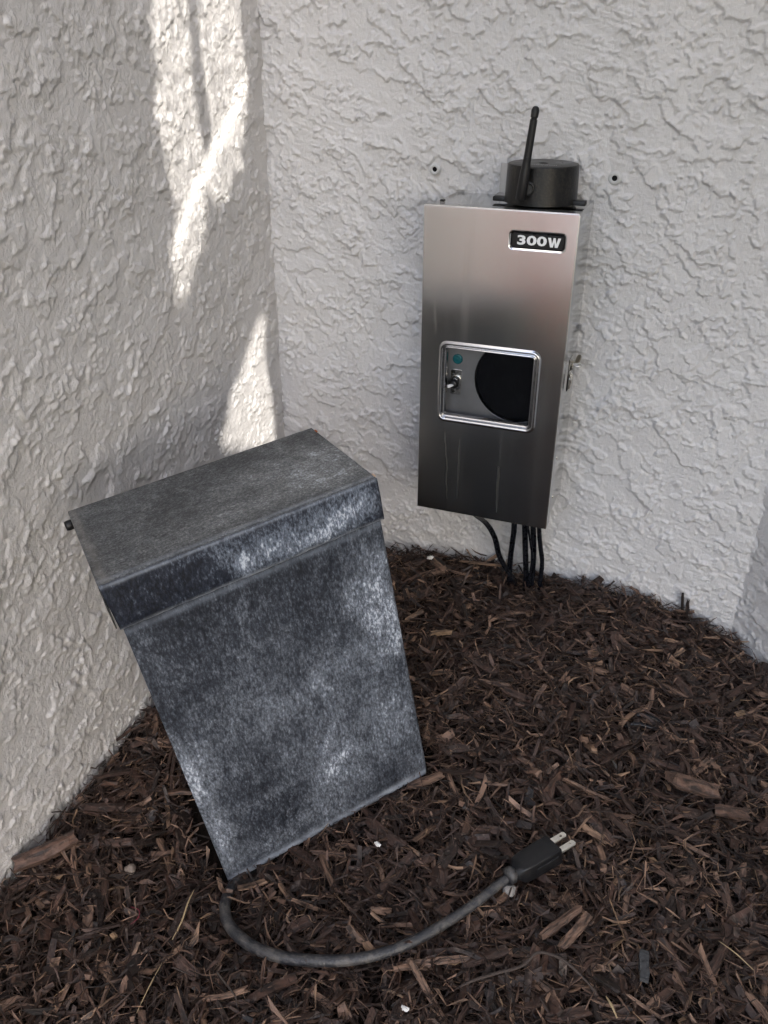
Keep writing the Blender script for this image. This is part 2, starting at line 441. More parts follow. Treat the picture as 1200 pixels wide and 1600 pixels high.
def ground(x, y):
    x = np.asarray(x, float); y = np.asarray(y, float)
    z = sum(GW[i]*phi(np.hypot(GP[i, 0]-x, GP[i, 1]-y)) for i in range(_n))+GW[_n]
    fade = sst(np.hypot(x-.15, y+.4), .75, 1.2)
    return z*(1-fade)+(-.2)*fade
def gz(x, y): return float(ground(x, y))
# mulch bed: fine sheet of dark fines under the shreds
gx = axis(-1.6, -.30, .66, 2.2, .006, .06); gy = axis(-1.7, -.98, .03, .2, .006, .06)
GX, GY = np.meshgrid(gx, gy)
GZ = ground(GX, GY) - .012 + .007*fbm(GX/.03, GY/.03, 5, 4, .6) + .003*fbm(GX/.012, GY/.012, 9, 2)
nu, nv = len(gx), len(gy); i = (np.arange(nv-1)[:, None]*nu+np.arange(nu-1)[None]).ravel()
mbed = np_mesh('mulch_bed', np.stack([GX, GY, GZ], -1).reshape(-1, 3), [np.stack([i, i+1, i+nu+1, i+nu], 1)], M_soil, True)
bed = link(bpy.data.objects.new('mulch_bed', mbed), None, 'structure')

k = NT('sunlit_pavers'); o = k.obj(); n = k.noise(o, 3, 6, .6); n2 = k.noise(o, 90, 4, .6)
mp = k.set(color=k.mix(k.math('ADD', k.math('MULTIPLY', n, .6), k.math('MULTIPLY', n2, .4)), (.23, .225, .215), (.37, .36, .345)), rough=.85, normal=k.bump(n2, .6, .004))
bm = bmesh.new(); add_box(bm, (0, -5.9, -.26), (14, 7.2, .1), .01)
from_bm('driveway', bm, mp, kind='structure')
k = NT('lawn_far'); o = k.obj(); n = k.noise(o, 2, 6, .6); n2 = k.noise(o, 160, 4, .7)
mg = k.set(color=k.mix(n, (.035, .055, .018), (.075, .095, .035)), rough=.95, normal=k.bump(n2, 1, .02))
bm = bmesh.new(); bmesh.ops.create_grid(bm, x_segments=40, y_segments=40, size=1500)
for v in bm.verts: v.co.z = -.24
from_bm('ground', bm, mg, kind='structure')

# ------------------------------------------------------------------ old dark housing (leaning, upright on the mulch)
Rm = Matrix(((0.64599, -0.75165, -0.13307), (0.74573, 0.65866, -0.1003), (0.16304, -0.03444, 0.98602)))
old_O = Vector((-0.0378, -0.5516, -0.2107))
HW, HH, HL, HD = .234, .3769, .0475, .1300
OLD = empty('metal_housing', old_O, 'weathered dark slate metal box with hinged lid standing tilted on the mulch', 'metal box')
OLD.rotation_euler = Rm.to_euler()
CH = (.42, .46, .52)
M_body = mat_old('slate_body', [('z', .216, .262, .026, .060, 1.05), ('z', .222, .205, .020, .035, .75), ('z', .208, .10, .03, .05, .75), ('z', .135, .085, .036, .050, .75), ('z', .006, .16, .022, .040, 1.1), ('z', .012, .08, .018, .06, .75),
     ('z', .09, .20, .06, .10, .38), ('z', .160, .16, .05, .10, .42), ('z', .05, .03, .05, .02, .45)],
     (.021, .025, .034), (.052, .059, .072), (.118, .132, .155), 1.05, True,
     [('z', .0, .0095, .234, .0135, .0055, .75, CH), ('z', 0, .3275, .234, .3280, .0030, .5, (.22, .25, .30))])
M_lidtop = mat_old('slate_lid_top', [('y', .205, .055, .035, .030, .95), ('y', .15, .075, .05, .02, .55), ('y', .12, .03, .07, .02, .4), ('y', .19, .02, .04, .012, .5), ('y', .10, .02, .03, .012, .3), ('y', .03, .012, .05, .01, .3)],
     (.055, .058, .060), (.100, .104, .105), (.165, .170, .168), .9, False, [('y', .0, .001, .234, .000, .0025, .25, CH), ('y', .004, 0, .002, .13, .004, .4, (.28, .26, .23))])
M_lidfront = mat_old('slate_lid_front', [('z', .205, .352, .03, .022, .85), ('z', .135, .352, .035, .018, .8), ('z', .105, .348, .014, .02, .7), ('z', .07, .368, .02, .006, .6), ('z', .17, .345, .03, .01, .5)],
     (.010, .013, .022), (.028, .034, .048), (.105, .122, .150), 1.15, True, [('z', 0, .3330, .234, .3335, .0024, 1.0, (.50, .54, .60)), ('z', .0, .3765, .234, .3745, .0018, .35, CH)])
# body: open sheet-metal box, front panel with the bottom edge rolled under
bm = bmesh.new()
prof = [(.348, .0), (.3277, .0), (.24, .0004), (.16, .0006), (.08, .0002), (.030, -.0004), (.018, .0002), (.0125, .0014), (.0085, .0016), (.005, .0026), (.002, .0055), (.0012, .009)]
cols = [(.0043, 0, 0), (.0062, -.0009, 0), (.06, -.0006, 0), (.12, -.0002, 0), (.18, -.0005, 0), (.2285, -.0008, 0), (.2304, .0006, 0)]
rows = []
for z, y in prof:
    rows.append([bm.verts.new((cx + .0022*(z/.33)*(1 if cx > .12 else -1)*(.3 if cx < .1 else 1), y+cy + random.Random(int(z*9999+cx*99)).uniform(-.00025, .00025), z + (.003*(cx/.234)))) for cx, cy, _ in cols])
for a, b in zip(rows, rows[1:]):
    for j in range(len(a)-1): bm.faces.new((b[j], b[j+1], a[j+1], a[j]))
# sides and back (thin folded sheet)
for side in (0, -1):
    back = []
    for r_ in rows:
        p = r_[side].co; back.append(bm.verts.new((p.x + (.001 if side == 0 else -.001), HD-.004, p.z)))
    for (a, b), (c, d) in zip(zip(rows, rows[1:]), zip(back, back[1:])):
        f = (a[side], b[side], d, c) if side == 0 else (b[side], a[side], c, d)
        bm.faces.new(f)
    if side == 0: bl = back
    else: br = back
for (a, b), (c, d) in zip(zip(bl, bl[1:]), zip(br, br[1:])): bm.faces.new((a, b, d, c))
body = from_bm('body', bm, M_body, OLD)
md = body.modifiers.new('sheet', 'SOLIDIFY'); md.thickness = .0012; md.offset = -1
smooth_angle(body, 28)
# lid: top and front flange are separate folded panels of one lid
lid_e = bpy.data.objects.new('lid', None)
def quadpatch(bm, fn, nu_, nv_):
    g = [[bm.verts.new(fn(i/nu_, j/nv_)) for i in range(nu_+1)] for j in range(nv_+1)]
    for j in range(nv_):
        for i in range(nu_): bm.faces.new((g[j][i], g[j][i+1], g[j+1][i+1], g[j+1][i]))
    return g
LF = [Vector((.0009, -.0047, .3321)), Vector((.2336, -.0047, .3326)), Vector((-.0018, -.0047, .3783)), Vector((.2339, -.0047, .3752))]
LK = [Vector((-.0007, .1351, .3775)), Vector((.2312, .1250, .3762))]
rr = random.Random(5)
def flange(u, v):
    p = (LF[0]*(1-u)+LF[1]*u)*(1-v)+(LF[2]*(1-u)+LF[3]*u)*v
    curl = max(0, .12-v)/.12
    rag = (math.sin(u*37)+math.sin(u*91+1))*.0003*curl
    gap = -.0016*math.exp(-((u-.55)/.13)**2)*curl
    return p + Vector((0, curl*curl*.0052+gap - .0007*math.sin(math.pi*v), rag))
bm = bmesh.new(); quadpatch(bm, flange, 40, 12)
zt = (LF[2]+LF[3])*.5
lf = from_bm('lid', bm, M_lidtop, OLD)   # replaced below by the full lid mesh
bpy.data.objects.remove(lf)
bm = bmesh.new()
def topf(u, v):
    a = LF[2]*(1-u)+LF[3]*u; b = LK[0]*(1-u)+LK[1]*u
    p = a*(1-v)+b*v
    edge = min(v, .02)/.02
    return p + Vector((0, 0, -.0004*(1-edge)**2 - .0013*math.sin(math.pi*u)*math.sin(math.pi*v)))
g = quadpatch(bm, topf, 30, 24)
# rolled back edge with the hinge barrel
prev = g[-1]
for dy, dz in ((.0016, -.0006), (.0026, -.0024), (.0024, -.006), (.0020, -.012)):
    cur = [bm.verts.new(v.co + Vector((0, dy if prev is g[-1] else 0, 0))) for v in g[-1]]
    for v, s_ in zip(cur, g[-1]): v.co = s_.co + Vector((0, dy, dz))
    for i in range(len(cur)-1): bm.faces.new((prev[i], prev[i+1], cur[i+1], cur[i]))
    prev = cur
for side in (0, -1):           # side flanges
    sgn = -1 if side == 0 else 1
    top = [r_[side] for r_ in g]
    prevs = top
    for dx, dz in ((.0006, -.0012), (.0008, -.018), (.0002, -.041)):
        cur = [bm.verts.new(v.co + Vector((sgn*dx, 0, dz))) for v in top]
        for i in range(len(cur)-1):
            bm.faces.new((prevs[i], prevs[i+1], cur[i+1], cur[i]) if side == 0 else (prevs[i+1], prevs[i], cur[i], cur[i+1]))
        prevs = cur
lid = from_bm('lid', bm, M_lidtop, OLD); smooth_angle(lid, 40)
md = lid.modifiers.new('sheet', 'SOLIDIFY'); md.thickness = .0011; md.offset = -1
bm = bmesh.new(); quadpatch(bm, flange, 40, 14)
fl = from_bm('lid_flange', bm, M_lidfront, lid, label='dark navy front flange of the lid with pale blisters'); smooth_angle(fl, 50)
md = fl.modifiers.new('sheet', 'SOLIDIFY'); md.thickness = .0012; md.offset = 1
bm = bmesh.new()
add_lathe(bm, [(0, 0), (.0042, 0), (.0046, .001), (.0046, .0045), (.004, .0065), (0, .0068)], 18, Matrix.Translation((-.0012, .1262, .369)) @ Matrix.Rotation(-math.pi/2, 4, 'Y'))
hp = from_bm('hinge_pin', bm, M_blackpl, OLD, True)
M_rust = mat_plain('rust', (.30, .09, .03), .8, 0., 500, .5, .001)
bm = bmesh.new(); add_box(bm, (.2314, .1145, .3768), (.0014, .005, .0010), .0003)
from_bm('rust_spot', bm, M_rust, OLD)
bm = bmesh.new(); add_box(bm, (.2342, .0005, .3752), (.0018, .0045, .0020), .0006)
M_tan = mat_plain('bare_metal_edge', (.50, .36, .26), .6, 0., 500, .3, .001)
from_bm('worn_corner', bm, M_tan, OLD)

# ------------------------------------------------------------------ stainless transformer on the wall
TR = empty('transformer_box', (0, 0, 0), 'brushed stainless steel transformer box mounted on the stucco wall, rated 300W', 'transformer')
y0 = -BD
# carcass behind the door cap
bm = bmesh.new(); 
ci = .0025
add_box(bm, (BW/2, -(BD-.012)/2, (BH-.0015)/2+.001), (BW-2*ci, BD-.012, BH-.0035), .0008)
# carve the front of the carcass open: remove its front face so the window looks inside
bm.faces.ensure_lookup_table()
for f in [f for f in bm.faces if f.normal.y < -.9 and f.calc_area() > .01]: bm.faces.remove(f)
body2 = from_bm('body', bm, M_steel_side, TR)
md = body2.modifiers.new('sheet', 'SOLIDIFY'); md.thickness = .0008; md.offset = -1
# door cap
bm = bmesh.new()
zs = .262
def ring_panel(bm, x0, x1, z0, z1, hole, y):
    hv = [bm.verts.new((x, y, z)) for x, z in hole]
    n = len(hole); cx = sum(p[0] for p in hole)/n; cz = sum(p[1] for p in hole)/n
    ov = []
    q = n//4
    corners = [(x1, z1), (x0, z1), (x0, z0), (x1, z0)]
    out = []
    for i, (hx, hz) in enumerate(hole):
        s_ = i//q; k_ = i % q
        c = corners[s_]
        out.append(c)
    cv = [bm.verts.new((c[0], y, c[1])) for c in corners]
    for i in range(n):
        j = (i+1) % n
        a, b = i//q, j//q
        if a == b: bm.faces.new((hv[i], hv[j], cv[a]))
        else: bm.faces.new((hv[i], hv[j], cv[b], cv[a]))
    return hv, cv
win = rrect(.0812, .1708, .117, .0975, .0098, 8)
bad = rrect(.1243, .3361, .0598, .0196, .0048, 8)
e = .0008
hv1, c1 = ring_panel(bm, e, BW-e, e, zs, win, y0)
hv2, c2 = ring_panel(bm, e, BW-e, zs, BH-e, bad, y0)
bmesh.ops.remove_doubles(bm, verts=c1+c2, dist=1e-6)
# flanges of the door cap, with a small bend radius
loop = [(e, e), (BW-e, e), (BW-e, zs), (BW-e, BH-e), (e, BH-e), (e, zs)]
def near(x, z):
    return min(bm.verts, key=lambda v: (v.co-Vector((x, y0, z))).length)
base = [near(*p) for p in loop]
prevs = base
for off, yy in ((.00035, .00015), (.0008, .0007), (.0008, .0200)):
    cur = []
    for x, z in loop:
        xx = -off+e if x < .01 else (BW-e+off if x > BW-.01 else x); zz = -off+e if z < .01 else (BH-e+off if z > BH-.01 else z)
        cur.append(bm.verts.new((xx, y0+yy, zz)))
    for i in range(6):
        j = (i+1) % 6; bm.faces.new((prevs[i], cur[i], cur[j], prevs[j]))
    prevs = cur
bmesh.ops.recalc_face_normals(bm, faces=bm.faces)
door = from_bm('door', bm, M_steel, TR)
bm = bmesh.new()   # bright folded edge along the right side and top
add_box(bm, (BW+.00005, y0+.0009, BH/2), (.0009, .0012, BH-.002), .0003)
add_box(bm, (BW/2, y0+.0009, BH+.00005), (BW-.002, .0012, .0009), .0003)
from_bm('folded_edge', bm, M_bright, door)
def loft(bm, loops):
    """loops: list of lists of (x, y, z)"""
    R_ = [[bm.verts.new(p) for p in l] for l in loops]
    for a, b in zip(R_, R_[1:]):
        n = len(a)
        for i in range(n): bm.faces.new((a[i], b[i], b[(i+1) % n], a[(i+1) % n]))
    return R_
# window trim
bm = bmesh.new(); L_ = []
for off, dy in ((-.0006, -.0002), (.0004, -.0012), (.0014, -.0021), (.0026, -.0023), (.0036, -.0016), (.0043, -.0002), (.0049, .0006), (.0055, .0004), (.0061, -.0006), (.0069, -.0010), (.0076, -.0005), (.0082, .0010), (.0086, .0030), (.0088, .0060)):
    L_.append([(x, y0+dy, z) for x, z in rrect(.0812, .1708, .117-2*off, .0975-2*off, max(.0098-off*.95, .0012), 8)])
loft(bm, L_); wf = from_bm('window_frame', bm, M_chrome, door); smooth_angle(wf, 60)
bm = bmesh.new(); q_ = rrect(.0812, .1708, .0996, .0801, .0016, 8); bm.faces.new([bm.verts.new((x, y0+.0042, z)) for x, z in q_])
pn = from_bm('window_pane', bm, M_glass, wf)
# rating badge: recess, plate, figures
bm = bmesh.new(); L_ = []
for off, dy in ((-.0004, -.0001), (.0006, .0003), (.0016, .0012), (.0024, .0024), (.0028, .0026)):
    L_.append([(x, y0+dy, z) for x, z in rrect(.1243, .3361, .0598-2*off, .0196-2*off, max(.0048-off*.8, .001), 8)])
loft(bm, L_); br_ = from_bm('badge_recess', bm, M_steel_side, door); smooth_angle(br_, 60)
bm = bmesh.new(); L_ = []
for off, dy in ((0, .0024), (.0002, .0012), (.0007, .0008)):
    L_.append([(x, y0+dy, z) for x, z in rrect(.1244, .3358, .0548-2*off, .0140-2*off, .0024-off, 8)])
rg = loft(bm, L_); bm.faces.new(rg[-1])
bmesh.ops.recalc_face_normals(bm, faces=bm.faces)
bp = from_bm('rating_badge', bm, M_blackpl, door, True, label='black badge with white figures 300W'); smooth_angle(bp, 30)
def text_mesh(name, s_, size, mat, parent, M, bold=.0, sx=1., ext=.0001, space=1.0):
    cu = bpy.data.curves.new(name, 'FONT'); cu.body = s_; cu.size = size; cu.align_x = 'CENTER'; cu.align_y = 'CENTER'
    cu.offset = bold; cu.extrude = ext; cu.space_character = space; cu.resolution_u = 3
    to = bpy.data.objects.new(name+'_tmp', cu); S.collection.objects.link(to)
    bpy.context.view_layer.update()
    dg = bpy.context.evaluated_depsgraph_get(); me = bpy.data.meshes.new_from_object(to.evaluated_get(dg))
    bpy.data.objects.remove(to)
    me.transform(Matrix.Diagonal((sx, 1, 1, 1))); me.transform(M); me.materials.clear(); me.materials.append(mat)
    return link(bpy.data.objects.new(name, me), parent)
RX = Matrix.Rotation(math.pi/2, 4, 'X')
text_mesh('figures', '300', .0128, M_white, bp, Matrix.Translation((.1183, y0+.0006, .3360)) @ RX, .00042, 1.60, .00015, 1.04)
bm = bmesh.new()
wp = [(0, 1), (.22, 1), (.335, .36), (.42, 1), (.58, 1), (.665, .36), (.78, 1), (1, 1), (.79, 0), (.575, 0), (.5, .56), (.425, 0), (.21, 0)]
vb = [bm.verts.new((.1352+.0134*a, y0+.00045, .3312+.0095*b)) for a, b in wp]
bm.faces.new(vb); bmesh.ops.recalc_face_normals(bm, faces=bm.faces)
fg = from_bm('figures', bm, M_white, bp)
md = fg.modifiers.new('thick', 'SOLIDIFY'); md.thickness = .0002
# inside: sub panel with round timer opening
yp = y0+.020
bm = bmesh.new()
hc = (.1100, .1745); hr = .0492
hole = [(hc[0]+hr*math.cos(a), hc[1]+hr*math.sin(a)) for a in [2*math.pi*(i+.5)/36 for i in range(36)]]
# place the corner mapping so that each quarter starts at 0, 90, 180, 270 degrees
ring_panel(bm, .006, BW-.0045, .105, .240, hole, yp)
ip = from_bm('inner_panel', bm, M_panel, TR)
md = ip.modifiers.new('sheet', 'SOLIDIFY'); md.thickness = .0010; md.offset = 0
bm = bmesh.new()
add_lathe(bm, [(hr+.0008, -.0009), (hr, -.0012), (hr-.0006, 0), (hr-.0006, .006), (0, .006)], 40, Matrix.Translation((hc[0], yp, hc[1])) @ Matrix.Rotation(-math.pi/2, 4, 'X'))
tw = from_bm('timer_opening', bm, [M_hole], ip, False)
bm = bmesh.new(); add_lathe(bm, [(hr+.0009, .0001), (hr+.0009, -.0009), (hr-.0001, -.0009), (hr-.0001, .0004)], 48, Matrix.Translation((hc[0], yp-.0005, hc[1])) @ Matrix.Rotation(-math.pi/2, 4, 'X'))
from_bm('timer_rim', bm, M_panel, ip, True)
MY = Matrix.Rotation(math.pi/2, 4, 'X')     # +z of the lathe points to -y (outwards)
bm = bmesh.new(); add_lathe(bm, [(.0060, 0), (.0060, .0012), (.0052, .0022), (.0040, .0026), (.0030, .0020), (.0020, .0024), (0, .0026)], 24, Matrix.Translation((.0395, yp-.0006, .1935)) @ MY)
from_bm('indicator_lamp', bm, M_teal, ip, True)
bm = bmesh.new()
add_box(bm, (.0385, yp-.0012, .1655), (.0125, .0010, .0310), .0004)
sw = from_bm('switch_plate', bm, M_bright, ip)
bm = bmesh.new(); add_lathe(bm, [(.0068, 0), (.0068, .0020), (.0060, .0028), (.0060, .0060), (.0050, .0066), (0, .0066)], 20, Matrix.Translation((.0385, yp-.0016, .1665)) @ MY)
from_bm('switch_collar', bm, M_bright, sw, True)
bm = bmesh.new(); add_lathe(bm, [(.0056, 0), (.0060, .002), (.0052, .0055), (.0036, .0068), (0, .0070)], 20, Matrix.Translation((.0385, yp-.0072, .1660)) @ MY)
from_bm('switch_boot', bm, M_rubber, sw, True)
bm = bmesh.new(); add_tube(bm, [(.0385, yp-.0130, .1655), (.0370, yp-.0155, .1655), (.0345, yp-.0182, .1652), (.0335, yp-.0190, .1651)], [.0016, .0022, .0029, .0020], 12, True, .7, 4)
from_bm('toggle_lever', bm, M_white, sw, True)
for zz in (.1535, .1775):
    bm = bmesh.new(); add_lathe(bm, [(.0017, 0), (.0015, .0008), (0, .0009)], 10, Matrix.Translation((.0360, yp-.0018, zz)) @ MY)
    from_bm('screw', bm, M_blackpl, sw, True)
bm = bmesh.new(); add_lathe(bm, [(.0030, 0), (.0028, .0008), (.0012, .0010), (0, .0006)], 16, Matrix.Translation((.0415, yp-.0006, .2125)) @ MY)
from_bm('screw', bm, M_panel, ip, True)
# side latch
lt = bpy.data.meshes.new('latch')
bm = bmesh.new(); add_box(bm, (BW+.0008, -.062, .1845), (.0016, .020, .036), .0004); 
lat = from_bm('latch', bm, M_bright, TR)
bm = bmesh.new()
add_box(bm, (BW+.0035, -.0735, .180), (.0012, .0075, .022), .0004, rot=None)
add_box(bm, (BW+.0032, -.0700, .1765), (.0045, .0012, .012), .0003)
add_box(bm, (BW+.0032, -.0780, .1765), (.0045, .0012, .012), .0003)
from_bm('draw_lever', bm, M_bright, lat)
bm = bmesh.new(); add_box(bm, (BW+.0022, -.0755, .1765), (.0012, .0105, .017), .0003); add_box(bm, (BW+.0024, -.0600, .1880), (.0016, .0040, .0060), .0003)
from_bm('slot', bm, M_hole, lat)
bm = bmesh.new()
add_lathe(bm, [(0, -.0005), (.0050, -.0005), (.0050, .0005), (0, .0005)], 20, Matrix.Translation((BW+.0088, -.060, .2010)) @ Matrix.Rotation(R(50), 4, 'X') @ Matrix.Rotation(R(-50), 4, 'Y'))
add_box(bm, (BW+.0045, -.060, .1965), (.0090, .0040, .0010), .0003, rot=None)
add_box(bm, (BW+.0030, -.060, .1940), (.0010, .0070, .0090), .0003)
from_bm('hasp_tab', bm, mat_plain('dull_brass', (.34, .31, .25), .35, 1., 300, .3, .0002), lat)
bm = bmesh.new()
add_tube(bm, [(BW+.002, -.057, .1925), (BW+.009, -.0565, .1928), (BW+.0125, -.058, .1930), (BW+.0125, -.061, .1930), (BW+.009, -.0625, .1928), (BW+.002, -.062, .1925)], .0008, 8, True, 1, 4)
from_bm('padlock_loop', bm, M_bright, lat, True)
bm = bmesh.new()
add_tube(bm, [(BW+.0045, -.0705, .187), (BW+.0058, -.0705, .180), (BW+.0050, -.0715, .172), (BW+.0050, -.0765, .172), (BW+.0058, -.0775, .180), (BW+.0045, -.0775, .187)], .0008, 8, True, 1, 4)
from_bm('wire_bail', bm, M_bright, lat, True)
for yy, zz in ((-.0715, .0800), (-.0700, .0265)):
    bm = bmesh.new(); add_lathe(bm, [(.0026, 0), (.0026, .0008), (.0017, .0018), (0, .0021)], 12, Matrix.Translation((BW-.0022, yy, zz)) @ Matrix.Rotation(math.pi/2, 4, 'Y'))
    from_bm('screw', bm, M_bright, TR, True)
bm = bmesh.new(); add_box(bm, (.0125, y0+.026, BH+.0012), (.0045, .006, .0024), .0004)
from_bm('lid_catch', bm, M_blackpl, TR)

# ------------------------------------------------------------------ round wireless controller standing on the box
cx, cy, cr, ch = .1125, -.0500, .0386, .0398
CT = empty('wireless_controller', (cx, cy, BH), 'round black wireless controller with stubby antenna on top of the steel box', 'controller')
bm = bmesh.new()
add_lathe(bm, [(0, .0006), (cr-.0012, .0006), (cr+.0002, .0014), (cr, .004), (cr-.0010, ch-.0014), (cr-.0018, ch-.0004), (cr-.0030, ch), (.006, ch-.0002), (.0052, ch-.0002), (.0048, ch-.0016), (0, ch-.0016)], 72)
cb = from_bm('body', bm, M_ctrl, CT); smooth_angle(cb, 30)
for sgn in (-1, 1):
    bm = bmesh.new(); add_box(bm, (sgn*(cr+.0035), -.006*1, .0030), (.016, .011, .0050), .0012)
    from_bm('mounting_ear', bm, M_blackpl, CT, True)
bm = bmesh.new()
add_lathe(bm, [(.0072, 0), (.0072, .0012), (.0062, .0020), (.0052, .0020), (.0050, .0070), (0, .0070)], 28, Matrix.Translation((-.0065, -cr*.985, .0190)) @ Matrix.Rotation(R(8), 4, 'Z') @ MY)
ah = from_bm('antenna_socket', bm, M_blackpl, CT, True); smooth_angle(ah, 40)
ax0 = Vector((-.0115, -cr-.0085, .0090)); ax1 = Vector((-.0030, -cr-.0085, .0965))
bm = bmesh.new()
rot_ = (ax1-ax0).to_track_quat('Z', 'Y').to_matrix().to_4x4(); ln = (ax1-ax0).length
add_lathe(bm, [(0, 0), (.0050, 0), (.0053, .001), (.0052, .022), (.0050, .026), (.0046, .031), (.0041, .036), (.0041, .0385), (.0042, .0388), (.0039, .0396), (.0042, .0402), (.0039, .0408), (.0039, .042),
               (.0037, ln-.0125), (.0029, ln-.0118), (.0029, ln-.0108), (.0038, ln-.0100), (.0040, ln-.004), (.0030, ln-.0012), (.0015, ln-.0002), (0, ln)], 24, Matrix.Translation(ax0) @ rot_)
an = from_bm('antenna', bm, M_blackpl, CT, True); smooth_angle(an, 40)
# faint upside-down print on its top
text_mesh('print', 'uoijouil', .0075, M_greyprint, cb, Matrix.Translation((.004, -.0175, ch+.0001)), .0, 1.15, .00005, 1.05)
bm = bmesh.new(); add_box(bm, (-.0465, .0440, .0165), (.020, .0012, .033), .0005); add_box(bm, (-.0465, .036, .0010), (.022, .016, .0012), .0004)
from_bm('mounting_bracket', bm, mat_plain('dull_steel', (.34, .33, .32), .5, 1., 90, .2, .0002), CT)

# ------------------------------------------------------------------ wall anchors
for (x, z, r_, lab) in ((-.0230, .3876, .0062, 'small grey wall anchor left of the controller, nearest the corner'), (.1821, .3876, .0066, 'pale wall anchor with open hole right of the controller')):
    A = empty('wall_anchor', (x, -.0030, z), lab, 'wall anchor', 'empty wall anchors beside the controller')
    bm = bmesh.new(); add_lathe(bm, [(r_+.001, -.002), (r_, .0002), (r_*.86, .0012), (r_*.55, .0013), (r_*.45, .0004), (r_*.44, -.0015)], 24, MY)
    from_bm('sleeve', bm, M_plug, A, True)
    bm = bmesh.new(); add_lathe(bm, [(r_*.46, -.0004), (0, -.0004)], 20, MY)
    from_bm('hole', bm, M_hole, A)

# ------------------------------------------------------------------ low-voltage cables under the box
cabs = [([(.0500,-.080,.010),(.0642,-.075,-.0131),(.0826,-.070,-.0291),(.0932,-.062,-.0525),(.0995,-.055,-.0828),(.1105,-.050,-.1057),(.1228,-.045,-.1260),(.131,-.042,-.150)], True, 'flat black twin cable bending out left of the others under the steel box'),
        ([(.1160,-.06,.010),(.1167,-.06,-.0197),(.1173,-.06,-.0387),(.1155,-.055,-.0633),(.1139,-.05,-.0926),(.114,-.045,-.1240),(.114,-.042,-.150)], True, 'straight black cable second from left under the steel box'),
        ([(.1285,-.055,.010),(.1294,-.055,-.0245),(.1329,-.05,-.0703),(.1371,-.05,-.1096),(.1375,-.045,-.1350),(.1375,-.043,-.150)], True, 'left black cable of the tight middle bundle under the box'),
        ([(.1385,-.05,.010),(.1395,-.05,-.028),(.1426,-.048,-.0594),(.1439,-.045,-.0907),(.1442,-.045,-.1300),(.144,-.044,-.150)], True, 'right black cable of the tight middle bundle under the box'),
        ([(.1325,-.061,.010),(.1345,-.060,-.0238),(.1392,-.058,-.0495),(.1436,-.054,-.0806),(.1405,-.051,-.1236),(.139,-.049,-.150)], False, 'thin black cable crossing in front of the middle bundle'),
        ([(.1460,-.05,.010),(.1466,-.05,-.0236),(.1505,-.045,-.0593),(.155,-.04,-.0911),(.1549,-.04,-.1330),(.155,-.038,-.150)], False, 'thick round black cable nearest the right edge of the box')]
for ii, (pts_, twin, lab) in enumerate(cabs):
    bm = bmesh.new()
    if twin:
        for s_ in (-1, 1):
            add_tube(bm, [(p[0]+s_*.0016, p[1]+s_*.0008, p[2]) for p in pts_], .0020, 10, True, 1., 6)
    else: add_tube(bm, pts_, .0016 if ii == 4 else .0031, 12, True, 1., 6)
    cob = from_bm('cable', bm, M_cable, None, True, label=lab, cat='cable', group='black cables running from the box into the mulch')

# ------------------------------------------------------------------ power cord with three-prong plug
PC = empty('power_cord', (.08, -.607, -.185), 'dusty grey rubber power cord curving over the mulch to a three-prong plug', 'power cord')
po = Vector((.08, -.607, -.185))
cp = [(-.022,-.520,-.215),(-.030,-.540,-.205),(-.0305,-.5600,-.1995),(-.0224,-.5811,-.1945),(-.0059,-.5974,-.1915),(.0227,-.6089,-.1865),(.0529,-.6114,-.1815),(.0819,-.6071,-.1770),(.1112,-.5979,-.1730),(.1379,-.5828,-.1700),(.1602,-.563,-.1675),(.1816,-.5382,-.1642),(.2008,-.5129,-.1605),(.2155,-.4901,-.1570),(.2285,-.4740,-.1535)]
bm = bmesh.new(); add_tube(bm, [Vector(p)-po for p in cp], [.0053]*7+[.0051, .0049, .0047, .0046, .0045, .0044, .0044, .0044], 18, True, 1., 8)
from_bm('cable', bm, M_cord, PC, True)
# plug local frame: +x towards the prongs, +z up
pa = Vector((.2273, -.4763, -.1515)); pb = Vector((.2566, -.4396, -.1480))
X = (pb-pa).normalized(); Zt = Vector((-.30, -.10, 1)); Yv = Zt.cross(X).normalized(); Z = X.cross(Yv).normalized()
PM = Matrix.Translation(pa-po) @ Matrix((X, Yv, Z)).transposed().to_4x4()
bm = bmesh.new()
secs = [(-.004, .0052, .0052), (0, .0085, .0070), (.0030, .0100, .0080), (.010, .0112, .0084), (.030, .0117, .0086), (.0440, .0117, .0086), (.0450, .0112, .0082)]
R_ = []
for x_, hy, hz in secs:
    R_.append([bm.verts.new(PM @ Vector((x_, y_, z_))) for y_, z_ in rrect(0, 0, hy*2, hz*2, min(hy, hz)*.16 if x_ > 0 else min(hy, hz)*.8, 3)])
for a, b in zip(R_, R_[1:]):
    for i in range(len(a)): bm.faces.new((a[i], a[(i+1) % len(a)], b[(i+1) % len(a)], b[i]))
bm.faces.new(R_[-1]); bm.faces.new(list(reversed(R_[0])))
bmesh.ops.recalc_face_normals(bm, faces=bm.faces)
pg = from_bm('plug', bm, M_rubber, PC); smooth_angle(pg, 45)
bm = bmesh.new(); add_box(bm, (0, 0, 0), (.026, .0016, .0075), .0007)
for v in bm.verts: v.co = PM @ (v.co + Vector((.028, -.0119, -.0005)))
from_bm('grip', bm, M_rubber, pg)
bm = bmesh.new()
R_ = add_tube(bm, [PM @ Vector((x_, 0, 0)) for x_ in (-.011, -.009, -.005, -.002)], [.0050, .0078, .0080, .0062], 16)
from_bm('strain_relief', bm, M_cord, pg, True)
